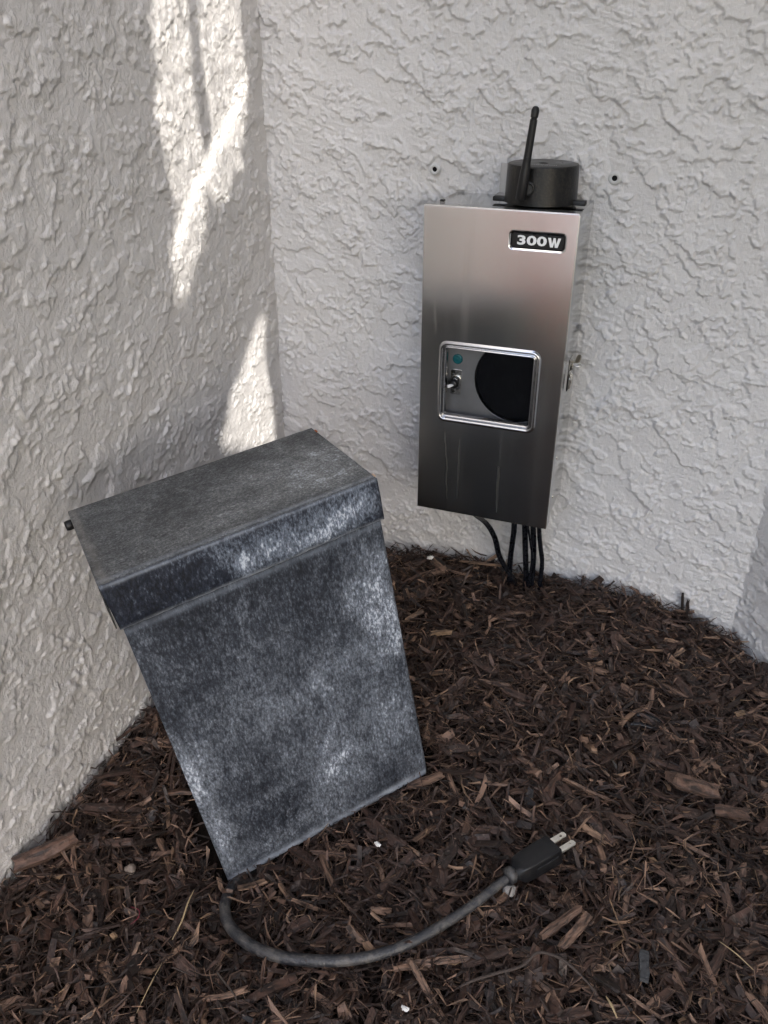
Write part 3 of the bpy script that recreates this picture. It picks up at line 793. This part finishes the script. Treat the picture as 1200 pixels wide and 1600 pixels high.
def prong(yy, zz):
    bm = bmesh.new()
    outl = [(.045, -.0031), (.0600, -.0031), (.0640, -.0014), (.0640, .0014), (.0600, .0031), (.045, .0031)]
    hole_ = [(.0585+.0015*math.cos(a), .0015*math.sin(a)) for a in [2*math.pi*k_/8 for k_ in range(8)]]
    for th in (-.0007, .0007):
        o_ = [bm.verts.new((x_, y_, th)) for x_, y_ in [(.045, -.0031), (.0585, -.0031), (.0625, -.0031), (.0640, -.0016), (.0640, .0016), (.0625, .0031), (.0585, .0031), (.045, .0031)]]
        h_ = [bm.verts.new((x_, y_, th)) for x_, y_ in [(.0585+.0015*math.cos(a), .0015*math.sin(a)) for a in [math.pi*1.25+2*math.pi*k_/8 - .0 for k_ in range(8)]]]
        for i_ in range(8):
            j_ = (i_+1) % 8; bm.faces.new((o_[i_], o_[j_], h_[j_], h_[i_]))
        if th < 0: lo_, lh_ = o_, h_
        else:
            for i_ in range(8):
                j_ = (i_+1) % 8
                bm.faces.new((lo_[i_], lo_[j_], o_[j_], o_[i_])); bm.faces.new((lh_[i_], lh_[j_], h_[j_], h_[i_]))
    bmesh.ops.recalc_face_normals(bm, faces=bm.faces)
    for v in bm.verts: v.co = PM @ (v.co + Vector((0, yy, zz)))
    from_bm('prong', bm, M_brass, pg)
prong(.0066, .0020); prong(-.0066, .0020)
bm = bmesh.new(); add_tube(bm, [PM @ Vector((x_, -.0015, -.0055)) for x_ in (.045, .060, .0635, .0645)], [.0024, .0024, .0018, .0006], 12)
from_bm('ground_pin', bm, M_brass, pg, True)

# ------------------------------------------------------------------ mulch: shreds as mass, the big pieces one by one
rng = np.random.default_rng(11)
def inside_old(x, y):
    """footprint of the housing on the ground"""
    p = np.stack([x-old_O.x, y-old_O.y], -1); ux = np.array([.655, .756]); uy = np.array([-.756, .655])
    a = p@ux; b = p@uy; return (a > -.012) & (a < .245) & (b > .004) & (b < .13)
def region(n):
    x = rng.uniform(-.26, .66, n); y = rng.uniform(-.80, .02, n)
    ok = (x > XC+.002) & (y < -.001) & (x-XR+y*-0 < -y + .0) & ~inside_old(x, y)
    ok &= ~((x-XR) > (-y)-.002)
    return x[ok], y[ok]
def shreds(n, Lm, Ls, wm, ws, thick, lift, nseg, sect, curve, tint_m, tint_s, pitch_s):
    x, y = region(n); n = len(x)
    L = np.clip(np.exp(rng.normal(math.log(Lm), Ls, n)), .003, .06); W = np.clip(np.exp(rng.normal(math.log(wm), ws, n)), .0004, .012)
    T = W*rng.uniform(thick[0], thick[1], n)
    yaw_ = rng.uniform(0, 2*np.pi, n); pt = rng.normal(0, pitch_s, n); rl = rng.uniform(0, np.pi, n) if sect == 3 else rng.normal(0, .5, n)
    z = ground(x, y) + rng.uniform(lift[0], lift[1], n)
    cv = rng.normal(0, curve, n); cvz = rng.normal(0, curve*.6, n)
    s = np.linspace(-.5, .5, nseg+1)
    # local spine
    sx = L[:, None]*s; sy = cv[:, None]*L[:, None]*(s**2)*2; sz = cvz[:, None]*L[:, None]*(s**2)*2
    taper = 1-.55*np.abs(s*2)**4 if sect == 3 else 1-.12*np.abs(s*2)**4
    if sect == 3: cs = np.array([(1, 0), (-.5, .8), (-.5, -.8)])*.6
    else: cs = np.array([(1, .8), (-1, 1), (-.9, -1), (1, -1)])*.5
    m = len(cs)
    jit = 1+rng.normal(0, .18, (n, nseg+1, m))
    oy = cs[None, None, :, 0]*W[:, None, None]*taper[None, :, None]*jit; oz = cs[None, None, :, 1]*T[:, None, None]*taper[None, :, None]*jit
    cr_, sr_ = np.cos(rl)[:, None, None], np.sin(rl)[:, None, None]
    lx = sx[:, :, None] + rng.normal(0, .06, (n, nseg+1, m))*L[:, None, None]*(np.abs(s) > .45)[None, :, None]
    ly = sy[:, :, None] + oy*cr_-oz*sr_; lz = sz[:, :, None]+oy*sr_+oz*cr_
    cp_, sp_ = np.cos(pt)[:, None, None], np.sin(pt)[:, None, None]
    lx, lz = lx*cp_-lz*sp_, lx*sp_+lz*cp_
    cy_, sy_ = np.cos(yaw_)[:, None, None], np.sin(yaw_)[:, None, None]
    wx, wy = lx*cy_-ly*sy_, lx*sy_+ly*cy_
    V = np.stack([wx+x[:, None, None], wy+y[:, None, None], lz+z[:, None, None]], -1)
    # keep out of the walls and the housing
    mx = V[..., 0].min((1, 2)); my = V[..., 1].max((1, 2)); m45 = (V[..., 0]-XR+V[..., 1]).max((1, 2))
    keep = (mx > XC+.001) & (my < -.001) & (m45 < -.002)
    V = V[keep]; n = len(V)
    tint = np.clip(np.where(rng.random(n) < .64, rng.normal(tint_m*.55, tint_s*.5, n), rng.normal(tint_m*1.5, tint_s*.8, n)), 0, .93); tint[rng.random(n) < .022] = rng.uniform(.85, 1.0)
    g = np.stack([np.broadcast_to(sx[keep][:, :, None], (n, nseg+1, m)), np.broadcast_to((np.arange(m)*.0013)[None, None, :], (n, nseg+1, m))+W[keep][:, None, None], np.broadcast_to((rng.random(n)*90)[:, None, None], (n, nseg+1, m))], -1)
    nvp = (nseg+1)*m; b0 = (np.arange(n)*nvp)[:, None]
    q = []
    for a in range(nseg):
        for j in range(m): q.append([a*m+j, a*m+(j+1) % m, (a+1)*m+(j+1) % m, (a+1)*m+j])
    q = np.array(q); Fq = (b0[:, :, None]+q[None]).reshape(-1, 4)
    V = V.reshape(-1, 3); g = g.reshape(-1, 3); tt = np.repeat(tint, nvp)
    if m == 3:
        caps = np.array([[2, 1, 0], [nseg*3, nseg*3+1, nseg*3+2]]); Fc = (b0[:, :, None]+caps[None]).reshape(-1, 3)
    else:
        caps = np.array([[3, 2, 1, 0], [nseg*4, nseg*4+1, nseg*4+2, nseg*4+3]]); Fc = (b0[:, :, None]+caps[None]).reshape(-1, 4)
    return V, Fq, Fc, g, tt
parts = [shreds(24000, .012, .45, .0011, .45, (.5, .9), (-.012, .003), 1, 3, .30, .32, .22, .45),
         shreds(14000, .015, .45, .00075, .35, (.6, 1.), (-.002, .010), 2, 3, .55, .58, .22, .34),
         shreds(22000, .021, .42, .0014, .45, (.4, .8), (-.010, .009), 3, 3, .35, .42, .27, .38),
         shreds(9500, .019, .40, .0036, .40, (.3, .6), (-.010, .006), 2, 4, .14, .42, .24, .38),
         shreds(2000, .027, .35, .0048, .35, (.3, .55), (-.007, .008), 3, 4, .10, .46, .22, .32)]
V = []; F3 = []; F4 = []; G_ = []; T_ = []; off = 0
for v_, fq, fc, g_, t_ in parts:
    V.append(v_); F4.append(fq+off); G_.append(g_); T_.append(t_)
    (F3 if fc.shape[1] == 3 else F4).append(fc+off); off += len(v_)

ms = np_mesh('mulch_shreds', np.concatenate(V), [np.concatenate(F4), np.concatenate(F3)], M_bark, False, {'tint': ('FLOAT', np.concatenate(T_)), 'grain': ('FLOAT_VECTOR', np.concatenate(G_))})
link(bpy.data.objects.new('mulch_shreds', ms), bed, 'stuff')

def chip_mesh(name, L, W, T, rnd, tint, curve=0., rag=.12, seg=5, mat=None):
    """a splintered slab of wood, grain along x"""
    V = []; gr = []
    sect = [(-.5, -.35), (-.15, -.5), (.5, -.4), (.46, .35), (.1, .5), (-.48, .4)]
    m = len(sect); ridge = [rnd.uniform(.75, 1.25) for _ in sect]
    for i in range(seg+1):
        s = i/seg-.5
        tp = 1-.14*abs(2*s)**3
        for j, (a, b) in enumerate(sect):
            e_ = rnd.uniform(-rag, rag)*L*.5 if i in (0, seg) else 0
            V.append((s*L+e_, a*W*tp*ridge[j]*rnd.uniform(.88, 1.1)+curve*L*s*s*2, b*T*(1-.25*abs(2*s)**4)*rnd.uniform(.75, 1.2)))
            gr.append((s*L, j*.0021+W, tint*37+L*500))
    F = [np.array([[i*m+j, i*m+(j+1) % m, (i+1)*m+(j+1) % m, (i+1)*m+j] for i in range(seg) for j in range(m)])]
    V = np.array(V)
    c0, c1 = len(V), len(V)+1
    V = np.vstack([V, V[:m].mean(0)+np.array([.03*L, 0, 0]), V[-m:].mean(0)-np.array([.03*L, 0, 0])]); gr += [(-L/2, W, 1), (L/2, W, 1)]
    F.append(np.array([[c0, (j+1) % m, j] for j in range(m)] + [[c1, seg*m+j, seg*m+(j+1) % m] for j in range(m)]))
    return np_mesh(name, V, F, mat or M_bark, False, {'tint': ('FLOAT', np.full(len(V), tint)), 'grain': ('FLOAT_VECTOR', np.array(gr))})
rnd = random.Random(21)
protos = []
for i in range(40):
    L = rnd.choice([.022, .028, .036, .046, .058])*rnd.uniform(.85, 1.15); W = rnd.choice([.003, .004, .0055, .0075, .0105])*rnd.uniform(.8, 1.15)
    protos.append((chip_mesh('bark_chip', L, W, min(W*.7, .0052)*rnd.uniform(.6, 1.), rnd, min(.8, max(.1, rnd.gauss(.50, .24))), rnd.uniform(-.15, .15)), L, W))
def in_view(x, y, z):
    p = cam.matrix_world.inverted() @ Vector((x, y, z)); u = 600+1317.3*p.x/-p.z; v = 800-1317.3*p.y/-p.z
    return -20 < u < 1220 and v < 1620 and not (u < 667 and v < 1388 and v < 1388-(u-366)*.56 and u > 110+.45*(v-800))
cnt = 0; placed = []
cord_pts = [Vector(p) for p in cp]+[Vector((.25, -.448, -.15)), Vector((.262, -.432, -.15))]
while cnt < 292:
    me, L, W = rnd.choice(protos)
    x = rnd.uniform(XC+.02, .60); y = rnd.uniform(-.74, -.012)
    if (x-XR) > -y-.02 or bool(inside_old(np.array(x), np.array(y))): continue
    z = gz(x, y)
    if not in_view(x, y, z): continue
    if any((Vector((x, y, 0))-Vector((c.x, c.y, 0))).length < .018 for c in cord_pts): continue
    if any((x-a)**2+(y-b)**2 < .016**2 for a, b in placed): continue
    yw = rnd.uniform(0, 2*math.pi); hx = abs(math.cos(yw))*L/2; hy = abs(math.sin(yw))*L/2
    if x-hx < XC+.003 or y+hy > -.003 or (x+hx-XR) > -(y+hy)-.003: continue
    placed.append((x, y))
    o = bpy.data.objects.new('bark_chip', me); link(o, bed)
    gxn = (gz(x+.01, y)-gz(x-.01, y))/.02; gyn = (gz(x, y+.01)-gz(x, y-.01))/.02
    slope = math.atan(gxn*math.cos(yw)+gyn*math.sin(yw))
    o.matrix_world = Matrix.Translation((x, y, z+rnd.uniform(.001, .0065))) @ Matrix.Rotation(yw, 4, 'Z') @ Matrix.Rotation(-slope+rnd.gauss(0, .14), 4, 'Y') @ Matrix.Rotation(rnd.gauss(0, .35), 4, 'X')
    cnt += 1

# distinct pieces
def piece(name, a, b, W, T, tint, label, cat, curve=0., roll=0., seg=7, rag=.12, mat=None, lift=.004, group=None, seed=1):
    a = Vector(a); b = Vector(b); d = b-a; L = d.length
    me = chip_mesh(name, L, W, T, random.Random(seed), tint, curve, rag, seg, mat)
    o = link(bpy.data.objects.new(name, me), None, None, label, cat, group)
    o.matrix_world = Matrix.Translation((a+b)/2+Vector((0, 0, lift))) @ d.to_track_quat('X', 'Z').to_matrix().to_4x4() @ Matrix.Rotation(roll, 4, 'X')
    return o
piece('bark_slab', (-.2330,-.6180,-.192), (-.1980,-.5700,-.190), .017, .009, .60, 'large light brown bark slab against the foot of the left wall', 'bark', .08, .4, seed=3)
piece('bark_slab', (.3500,-.3080,-.155), (.4010,-.3060,-.160), .020, .008, .66, 'split light brown wood chunk on the mulch at the right', 'bark', .05, .2, 8, .3, seed=4)
piece('bark_slab', (.3964,-.3297,-.160), (.4292,-.3218,-.163), .012, .006, .62, 'short squared brown chip below the split chunk at right', 'bark', 0, .1, seed=5)
piece('wood_chip', (.0499,-.1939,-.131), (.0760,-.1850,-.128), .007, .005, .99, 'small orange yellow wood chip right of the dark metal box', 'wood chip', 0, 0, seed=6)
piece('wood_chip', (.0414,-.0300,-.124), (.0988,-.0240,-.122), .0050, .003, .93, 'long thin reddish splinter lying below the steel box cables', 'wood chip', .04, 0, seed=7)
piece('wood_chip', (.2622,-.5257,-.165), (.2887,-.4876,-.163), .0085, .007, .66, 'left of two parallel split sticks below the plug', 'wood chip', 0, .2, seed=8)
piece('wood_chip', (.2800,-.5309,-.165), (.2977,-.4904,-.163), .0080, .007, .72, 'right of two parallel split sticks below the plug', 'wood chip', .03, .3, seed=9)
piece('wood_stick', (.3420,-.0130,-.155), (.3365,-.0120,-.112), .0050, .004, .05, 'taller of two black sticks poking up at the back wall', 'stick', .06, 0, seed=10, lift=0)
piece('wood_stick', (.3470,-.0150,-.155), (.3450,-.0140,-.121), .0042, .004, .08, 'shorter of two black sticks poking up at the back wall', 'stick', 0, 0, seed=12, lift=0)
piece('wood_chip', (.2130,-.0170,-.140), (.2330,-.0130,-.112), .0100, .006, .30, 'dark blocky chip leaning at the top of the mulch mound', 'wood chip', 0, .5, seed=13, lift=0)
piece('wood_chip', (-.1040,-.6421,-.195), (-.0975,-.6445,-.1935), .0050, .0035, 1.0, 'tiny orange chip lower left of the dark metal box', 'wood chip', 0, 0, 3, .1, seed=14)
piece('wood_chip', (.4120,-.1760,-.160), (.4215,-.1700,-.158), .0060, .004, .98, 'small orange splinter near the right wall', 'wood chip', 0, 0, 3, .2, seed=15)
M_stub = mat_plain('grey_stub', (.045, .047, .05), .5, 0., 300, .4, .001)
piece('twig_stub', (.3470,-.5012,-.1700), (.3497,-.5290,-.1690), .0085, .0085, .3, 'dark grey round stub half buried in the front right mulch', 'twig', 0, 0, 6, .05, M_stub, .001, seed=16)
def curvy(name, pts_, r_, mat, label, cat):
    bm = bmesh.new(); n_ = len(pts_)
    add_tube(bm, pts_, [r_*(1 if 0 < i_ < n_-1 else .4) for i_ in range(n_)], 8, True, .8, 5)
    me_o = from_bm(name, bm, mat, None, True, label=label, cat=cat); return me_o
M_twig = mat_plain('twig_bark', (.050, .036, .029), .75, 0., 260, .5, .002)
curvy('twig', [(.2050,-.590,-.171), (.2148,-.5815,-.168), (.231,-.5698,-.166), (.2520,-.5560,-.163), (.2620,-.5430,-.158), (.2799,-.5410,-.158), (.2950,-.5440,-.163), (.3140,-.5530,-.168)], .0014, M_twig, 'curved brown twig arching over the mulch in the front centre', 'twig')
curvy('straw', [(-.0454,-.6486,-.191), (-.0430,-.668,-.189), (-.0396,-.6942,-.190)], .0006, M_straw, 'thin yellow straw pointing at the bottom left edge', 'straw')
curvy('straw', [(-.0584,-.576,-.190), (-.0560,-.590,-.189), (-.0515,-.609,-.191), (-.0506,-.6259,-.193)], .0008, M_straw, 'kinked pale straw beside the bottom corner of the dark box', 'straw')
curvy('straw', [(.406,-.4703,-.166), (.4200,-.478,-.165), (.4354,-.4848,-.170)], .0006, M_straw, 'fine yellow straw near the right edge of the mulch', 'straw')
curvy('straw', [(.3217,-.5542,-.167), (.3270,-.561,-.166), (.3326,-.5686,-.168)], .0012, M_straw, 'short pale straw at the bottom edge right of the cord', 'straw')
M_redth = mat_plain('red_thread', (.16, .015, .03), .6, 0., 200, .2, .0003)
curvy('red_thread', [(-.1050,-.612,-.192), (-.0950,-.613,-.190), (-.0900,-.620,-.189), (-.0930,-.628,-.190)], .0005, M_redth, 'thin dark red thread curling on the left mulch', 'thread')
# irrigation tube showing in the mulch
for dy, lab in ((0, 'upper of two stretches of black tube showing through the mulch'), (-.016, 'lower of two stretches of black tube showing through the mulch')):
    bm = bmesh.new(); add_tube(bm, [(.290, -.246+dy+.016, -.158), (.302, -.243+dy+.016, -.1505), (.315, -.240+dy+.016, -.1490), (.329, -.2385+dy+.016, -.1525), (.338, -.238+dy+.016, -.160)], .0026, 12, True, 1, 5)
    from_bm('drip_tube', bm, M_cable, None, True, label=lab, cat='tube')
def lump(name, loc, s, mat, label, cat, seed):
    bm = bmesh.new(); bmesh.ops.create_icosphere(bm, subdivisions=3, radius=1)
    r_ = random.Random(seed); ph = [r_.uniform(0, 6) for _ in range(6)]
    for v in bm.verts:
        c = v.co; k_ = 1+.18*math.sin(c.x*3+ph[0])*math.sin(c.y*3.4+ph[1])+.12*math.sin(c.z*6+ph[2]+c.x*4)+.07*math.sin(c.y*11+ph[3]+c.z*8)+r_.uniform(-.03, .03)
        v.co = Vector((c.x*s[0]*k_, c.y*s[1]*k_, c.z*s[2]*k_))
    o = from_bm(name, bm, mat, None, True, label=label, cat=cat); o.location = loc; return o
lump('pebble', (.2249, -.4880, -.1640), (.0062, .0058, .0055), M_stone, 'rough pale grey pebble under the cord beside the plug', 'pebble', 2)
lump('pebble', (-.1311, -.5762, -.1940), (.0055, .0050, .0045), mat_plain('brown_pebble', (.20, .16, .13), .4, 0., 300, .4, .001), 'shiny brown pebble on the dark mulch left of the metal box', 'pebble', 4)
def flake(loc, s, label, seed):
    bm = bmesh.new(); r_ = random.Random(seed)
    for q_ in range(3):
        n_ = 7; c0 = Vector((r_.uniform(-s, s)*.5, r_.uniform(-s, s)*.5, r_.uniform(0, s*.4)))
        ring = [bm.verts.new(c0+Vector((math.cos(a)*s*r_.uniform(.4, 1), math.sin(a)*s*r_.uniform(.3, .8), r_.uniform(-.4, .4)*s))) for a in [2*math.pi*k_/n_ for k_ in range(n_)]]
        ce = bm.verts.new(c0+Vector((0, 0, s*.5)))
        for i_ in range(n_): bm.faces.new((ring[i_], ring[(i_+1) % n_], ce))
        r2 = bmesh.ops.extrude_face_region(bm, geom=bm.faces[:] if q_ == 0 else [])
    o = from_bm('white_flake', bm, M_whitebit, None, False, label=label, cat='flake'); o.location = loc
    md_ = o.modifiers.new('thick', 'SOLIDIFY'); md_.thickness = .0006
flake((.0911, -.4787, -.1725), .0034, 'small white flake on the mulch right of the dark box corner', 1)
flake((.1710, -.6223, -.1705), .0034, 'small white flake at the bottom edge of the mulch', 2)
flake((-.0024, -.0371, -.1215), .0048, 'crumpled white flake on the mulch close to the back wall', 3)

# ------------------------------------------------------------------ unseen tree added to block the sun, leaves cut out around drawn sun patches
strip = [(-.0390,.4800),(-.0400,.4730),(-.0735,.4375),(-.1130,.4100),(-.1550,.3800),(-.1850,.3500),(-.2120,.3190),(-.2215,.3210),(-.2120,.3370),(-.1710,.3750),(-.1250,.4150),(-.0880,.4440)]
mid1 = [(-.2047,.72),(-.2047,.5717),(-.2111,.5245),(-.2185,.4522),(-.2167,.3983),(-.2061,.3589),(-.2265,.3197),(-.2276,.2686),(-.2179,.2605),(-.1611,.3279),(-.1388,.3959),(-.1498,.4725),(-.1478,.5252),(-.1436,.5753),(-.143,.72)]
mid2 = [(-.1293,.72),(-.1293,.5761),(-.1343,.5195),(-.1307,.4594),(-.1268,.4242),(-.1095,.4062),(-.1372,.3824),(-.1334,.3512),(-.1059,.3703),(-.0723,.3956),(-.0508,.4351),(-.0394,.488),(-.0469,.5325),(-.0473,.5808),(-.047,.72)]
low = [(-.0325,.2074),(-.0448,.1455),(-.0357,.1061),(-.0285,.0463),(-.0335,.0087),(-.1701,.0672),(-.1335,.1228),(-.0897,.1597),(-.059,.1932)]
def inpoly(P, poly):
    x, y = P[..., 0], P[..., 1]; c = np.zeros(x.shape, bool); n = len(poly)
    for i in range(n):
        x0, y0_ = poly[i]; x1, y1_ = poly[(i+1) % n]
        if y0_ == y1_: continue
        t = ((y0_ > y) != (y1_ > y)) & (x < (x1-x0)*(y-y0_)/(y1_-y0_)+x0); c ^= t
    return c
sv = np.array(SUN)
e1 = np.cross(sv, [0, 0, 1]); e1 /= np.linalg.norm(e1); e2 = np.cross(e1, sv)
CEN = np.array([.10, -.30, .15]) + sv*1.30
rg2 = np.random.default_rng(5)
def leaves(n, La, Wa, half, slab, tests, center=None, far=0., grid=0.):
    hx, hy = half if hasattr(half, '__len__') else (half, half)
    a = rg2.uniform(-hx, hx, n); b = rg2.uniform(-hy, hy, n)
    if grid:
        ga, gb = np.meshgrid(np.arange(-hx, hx, grid), np.arange(-hy, hy, grid)); n = ga.size
        a = ga.ravel()+rg2.uniform(-.2, .2, n)*grid; b = gb.ravel()+rg2.uniform(-.2, .2, n)*grid
    if center is not None: a += center[0]; b += center[1]
    c = CEN + far*sv + a[:, None]*e1 + b[:, None]*e2 + rg2.uniform(-slab, slab, n)[:, None]*sv
    L = La*rg2.uniform(.75, 1.25, n); W = Wa*rg2.uniform(.8, 1.2, n)
    th = rg2.uniform(0, 2*np.pi, n)
    u = np.cos(th)[:, None]*e1+np.sin(th)[:, None]*e2; v = -np.sin(th)[:, None]*e1+np.cos(th)[:, None]*e2
    u = u + rg2.normal(0, .25, n)[:, None]*sv; v = v + rg2.normal(0, .25, n)[:, None]*sv
    sh = np.array([(-.5, 0), (-.2, .42), (.15, .5), (.5, 0), (.15, -.5), (-.2, -.42)])
    P = c[:, None, :] + sh[None, :, 0, None]*L[:, None, None]*u[:, None, :] + sh[None, :, 1, None]*W[:, None, None]*v[:, None, :]
    m0 = P.mean(1, keepdims=True); E_ = np.concatenate([P, (P+np.roll(P, 1, 1))/2, P*.75+np.roll(P, 1, 1)*.25, P*.25+np.roll(P, 1, 1)*.75], 1) if La > .03 else np.concatenate([P, (P+np.roll(P, 1, 1))/2], 1)
    ts = np.concatenate([m0, E_] + [m0+(E_-m0)*q_ for q_ in ((.25, .5, .75) if La > .03 else (.5,))], 1)
    t = (ts[..., 0]-XC)/sv[0]; Q = ts - t[..., None]*sv; Q = Q[..., 1:]
    ok = np.ones(n, bool)
    for poly in tests: ok &= ~inpoly(Q, poly).any(1)  # drop leaves that would shade the drawn sun patches
    ok &= P[..., 2].min(1) > .62
    return P[ok]
def cen_of(y, z):
    d = np.array([XC, y, z])-CEN; return (d@e1, d@e2)
G3 = [strip, mid1, mid2, low]
cu_ = cen_of(-.13, .42); cl_ = cen_of(-.10, .11)
corn = np.array([(x_, y_, z_) for x_ in (XC, .56) for y_ in (-.86, 0) for z_ in (-.22, .62)]) - CEN
a_, b_ = corn@e1, corn@e2
ext = ((a_.max()-a_.min())/2+.30, (b_.max()-b_.min())/2+.25, (a_.max()+a_.min())/2, (b_.max()+b_.min())/2)
LP = [leaves(19000, .11, .06, (ext[0], ext[1]), .15, G3, ext[2:], 1.5), leaves(5000, .035, .02, .27, .04, G3, cu_, -.4), leaves(13000, .016, .009, .27, .02, G3, cu_, -.4),
      leaves(3000, .035, .02, .18, .04, G3, cl_), leaves(8000, .016, .009, .18, .02, G3, cl_)]
def only(P, polys, mg=.008):
    c = P.mean(1); t = (c[:, 0]-XC)/sv[0]; Q = (c - t[:, None]*sv)[:, 1:]
    m_ = np.zeros(len(P), bool)
    for p_ in polys: 
        for oy, oz in ((0, 0), (mg, 0), (-mg, 0), (0, mg), (0, -mg)): m_ |= inpoly(Q+np.array([oy, oz]), p_)
    return P[m_]
LP.append(only(leaves(0, .0046, .0044, .30, .01, [strip], cu_, -.4, .0045), [mid1, mid2]))  # half-tone leaf grid, added to dim the sun inside the patches
LP.append(only(leaves(0, .0040, .0036, .20, .01, [], cl_, 0., .0045), [low]))
stripe = [(-.1440,.72),(-.1440,.5753),(-.1480,.5252),(-.1500,.4725),(-.1400,.3959),(-.1450,.385),(-.1260,.400),(-.1270,.4242),(-.1310,.4594),(-.1343,.5195),(-.1293,.5761),(-.1293,.72)]
for _ in range(2): LP.append(only(leaves(0, .0075, .0065, .30, .01, [strip], cu_, -.4, .0038), [stripe], .001))  # dense leaf fill, added to keep a shaded stripe between the patches
LV = np.concatenate(LP); n_ = len(LV); idx = (np.arange(n_)*6)[:, None]
k = NT('leaf'); nn = k.noise(k.obj(), 9, 4, .6)
M_leaf = k.set(color=k.mix(nn, (.030, .055, .018), (.085, .115, .040)), rough=.5)
ml_ = np_mesh('sun_mask_leaves', LV.reshape(-1, 3), [idx+np.arange(6)[None]], M_leaf)
TREE = empty('sun_blocker_tree', (1.75, -1.55, -.2), 'unseen leafy tree added as a sun blocker, its leaves cut to shape the sun patches', 'tree')
cr_o = link(bpy.data.objects.new('sun_mask_leaves', ml_), TREE); cr_o.location = (-1.75, 1.55, .2)
M_trunk = mat_plain('trunk_bark', (.12, .09, .07), .85, 0., 40, .4, .006)
bm = bmesh.new()
add_tube(bm, [(0, 0, -.05), (-.03, .02, .35), (-.12, .08, .75), (-.35, .25, 1.10), (-.70, .50, 1.35)], [.06, .05, .042, .028, .012], 12, True, 1., 6)
add_tube(bm, [(-.12, .08, .75), (-.20, -.05, 1.2), (-.30, -.10, 1.6)], [.035, .025, .012], 10, True, 1., 6)
from_bm('trunk', bm, M_trunk, TREE, True)

# made-up red pail, standing in for an unknown red reflection in the steel
bm = bmesh.new(); add_lathe(bm, [(0, 0), (.15, 0), (.155, .01), (.19, .40), (.20, .41), (.20, .43), (.185, .43), (.15, .02), (0, .02)], 36)
bk = from_bm('red_reflection_pail', bm, M_red, None, True, label='made-up red pail behind the camera, standing in for the unknown source of the red reflection', cat='red_reflection_pail'); bk.location = (-.18, -1.72, -.2); bk.scale = (.62, .62, .95)
bm = bmesh.new(); add_tube(bm, [(-.19, 0, .40), (-.15, 0, .50), (0, 0, .57), (.15, 0, .50), (.19, 0, .40)], .004, 8, True, 1, 5)
from_bm('handle', bm, M_bright, bk, True)
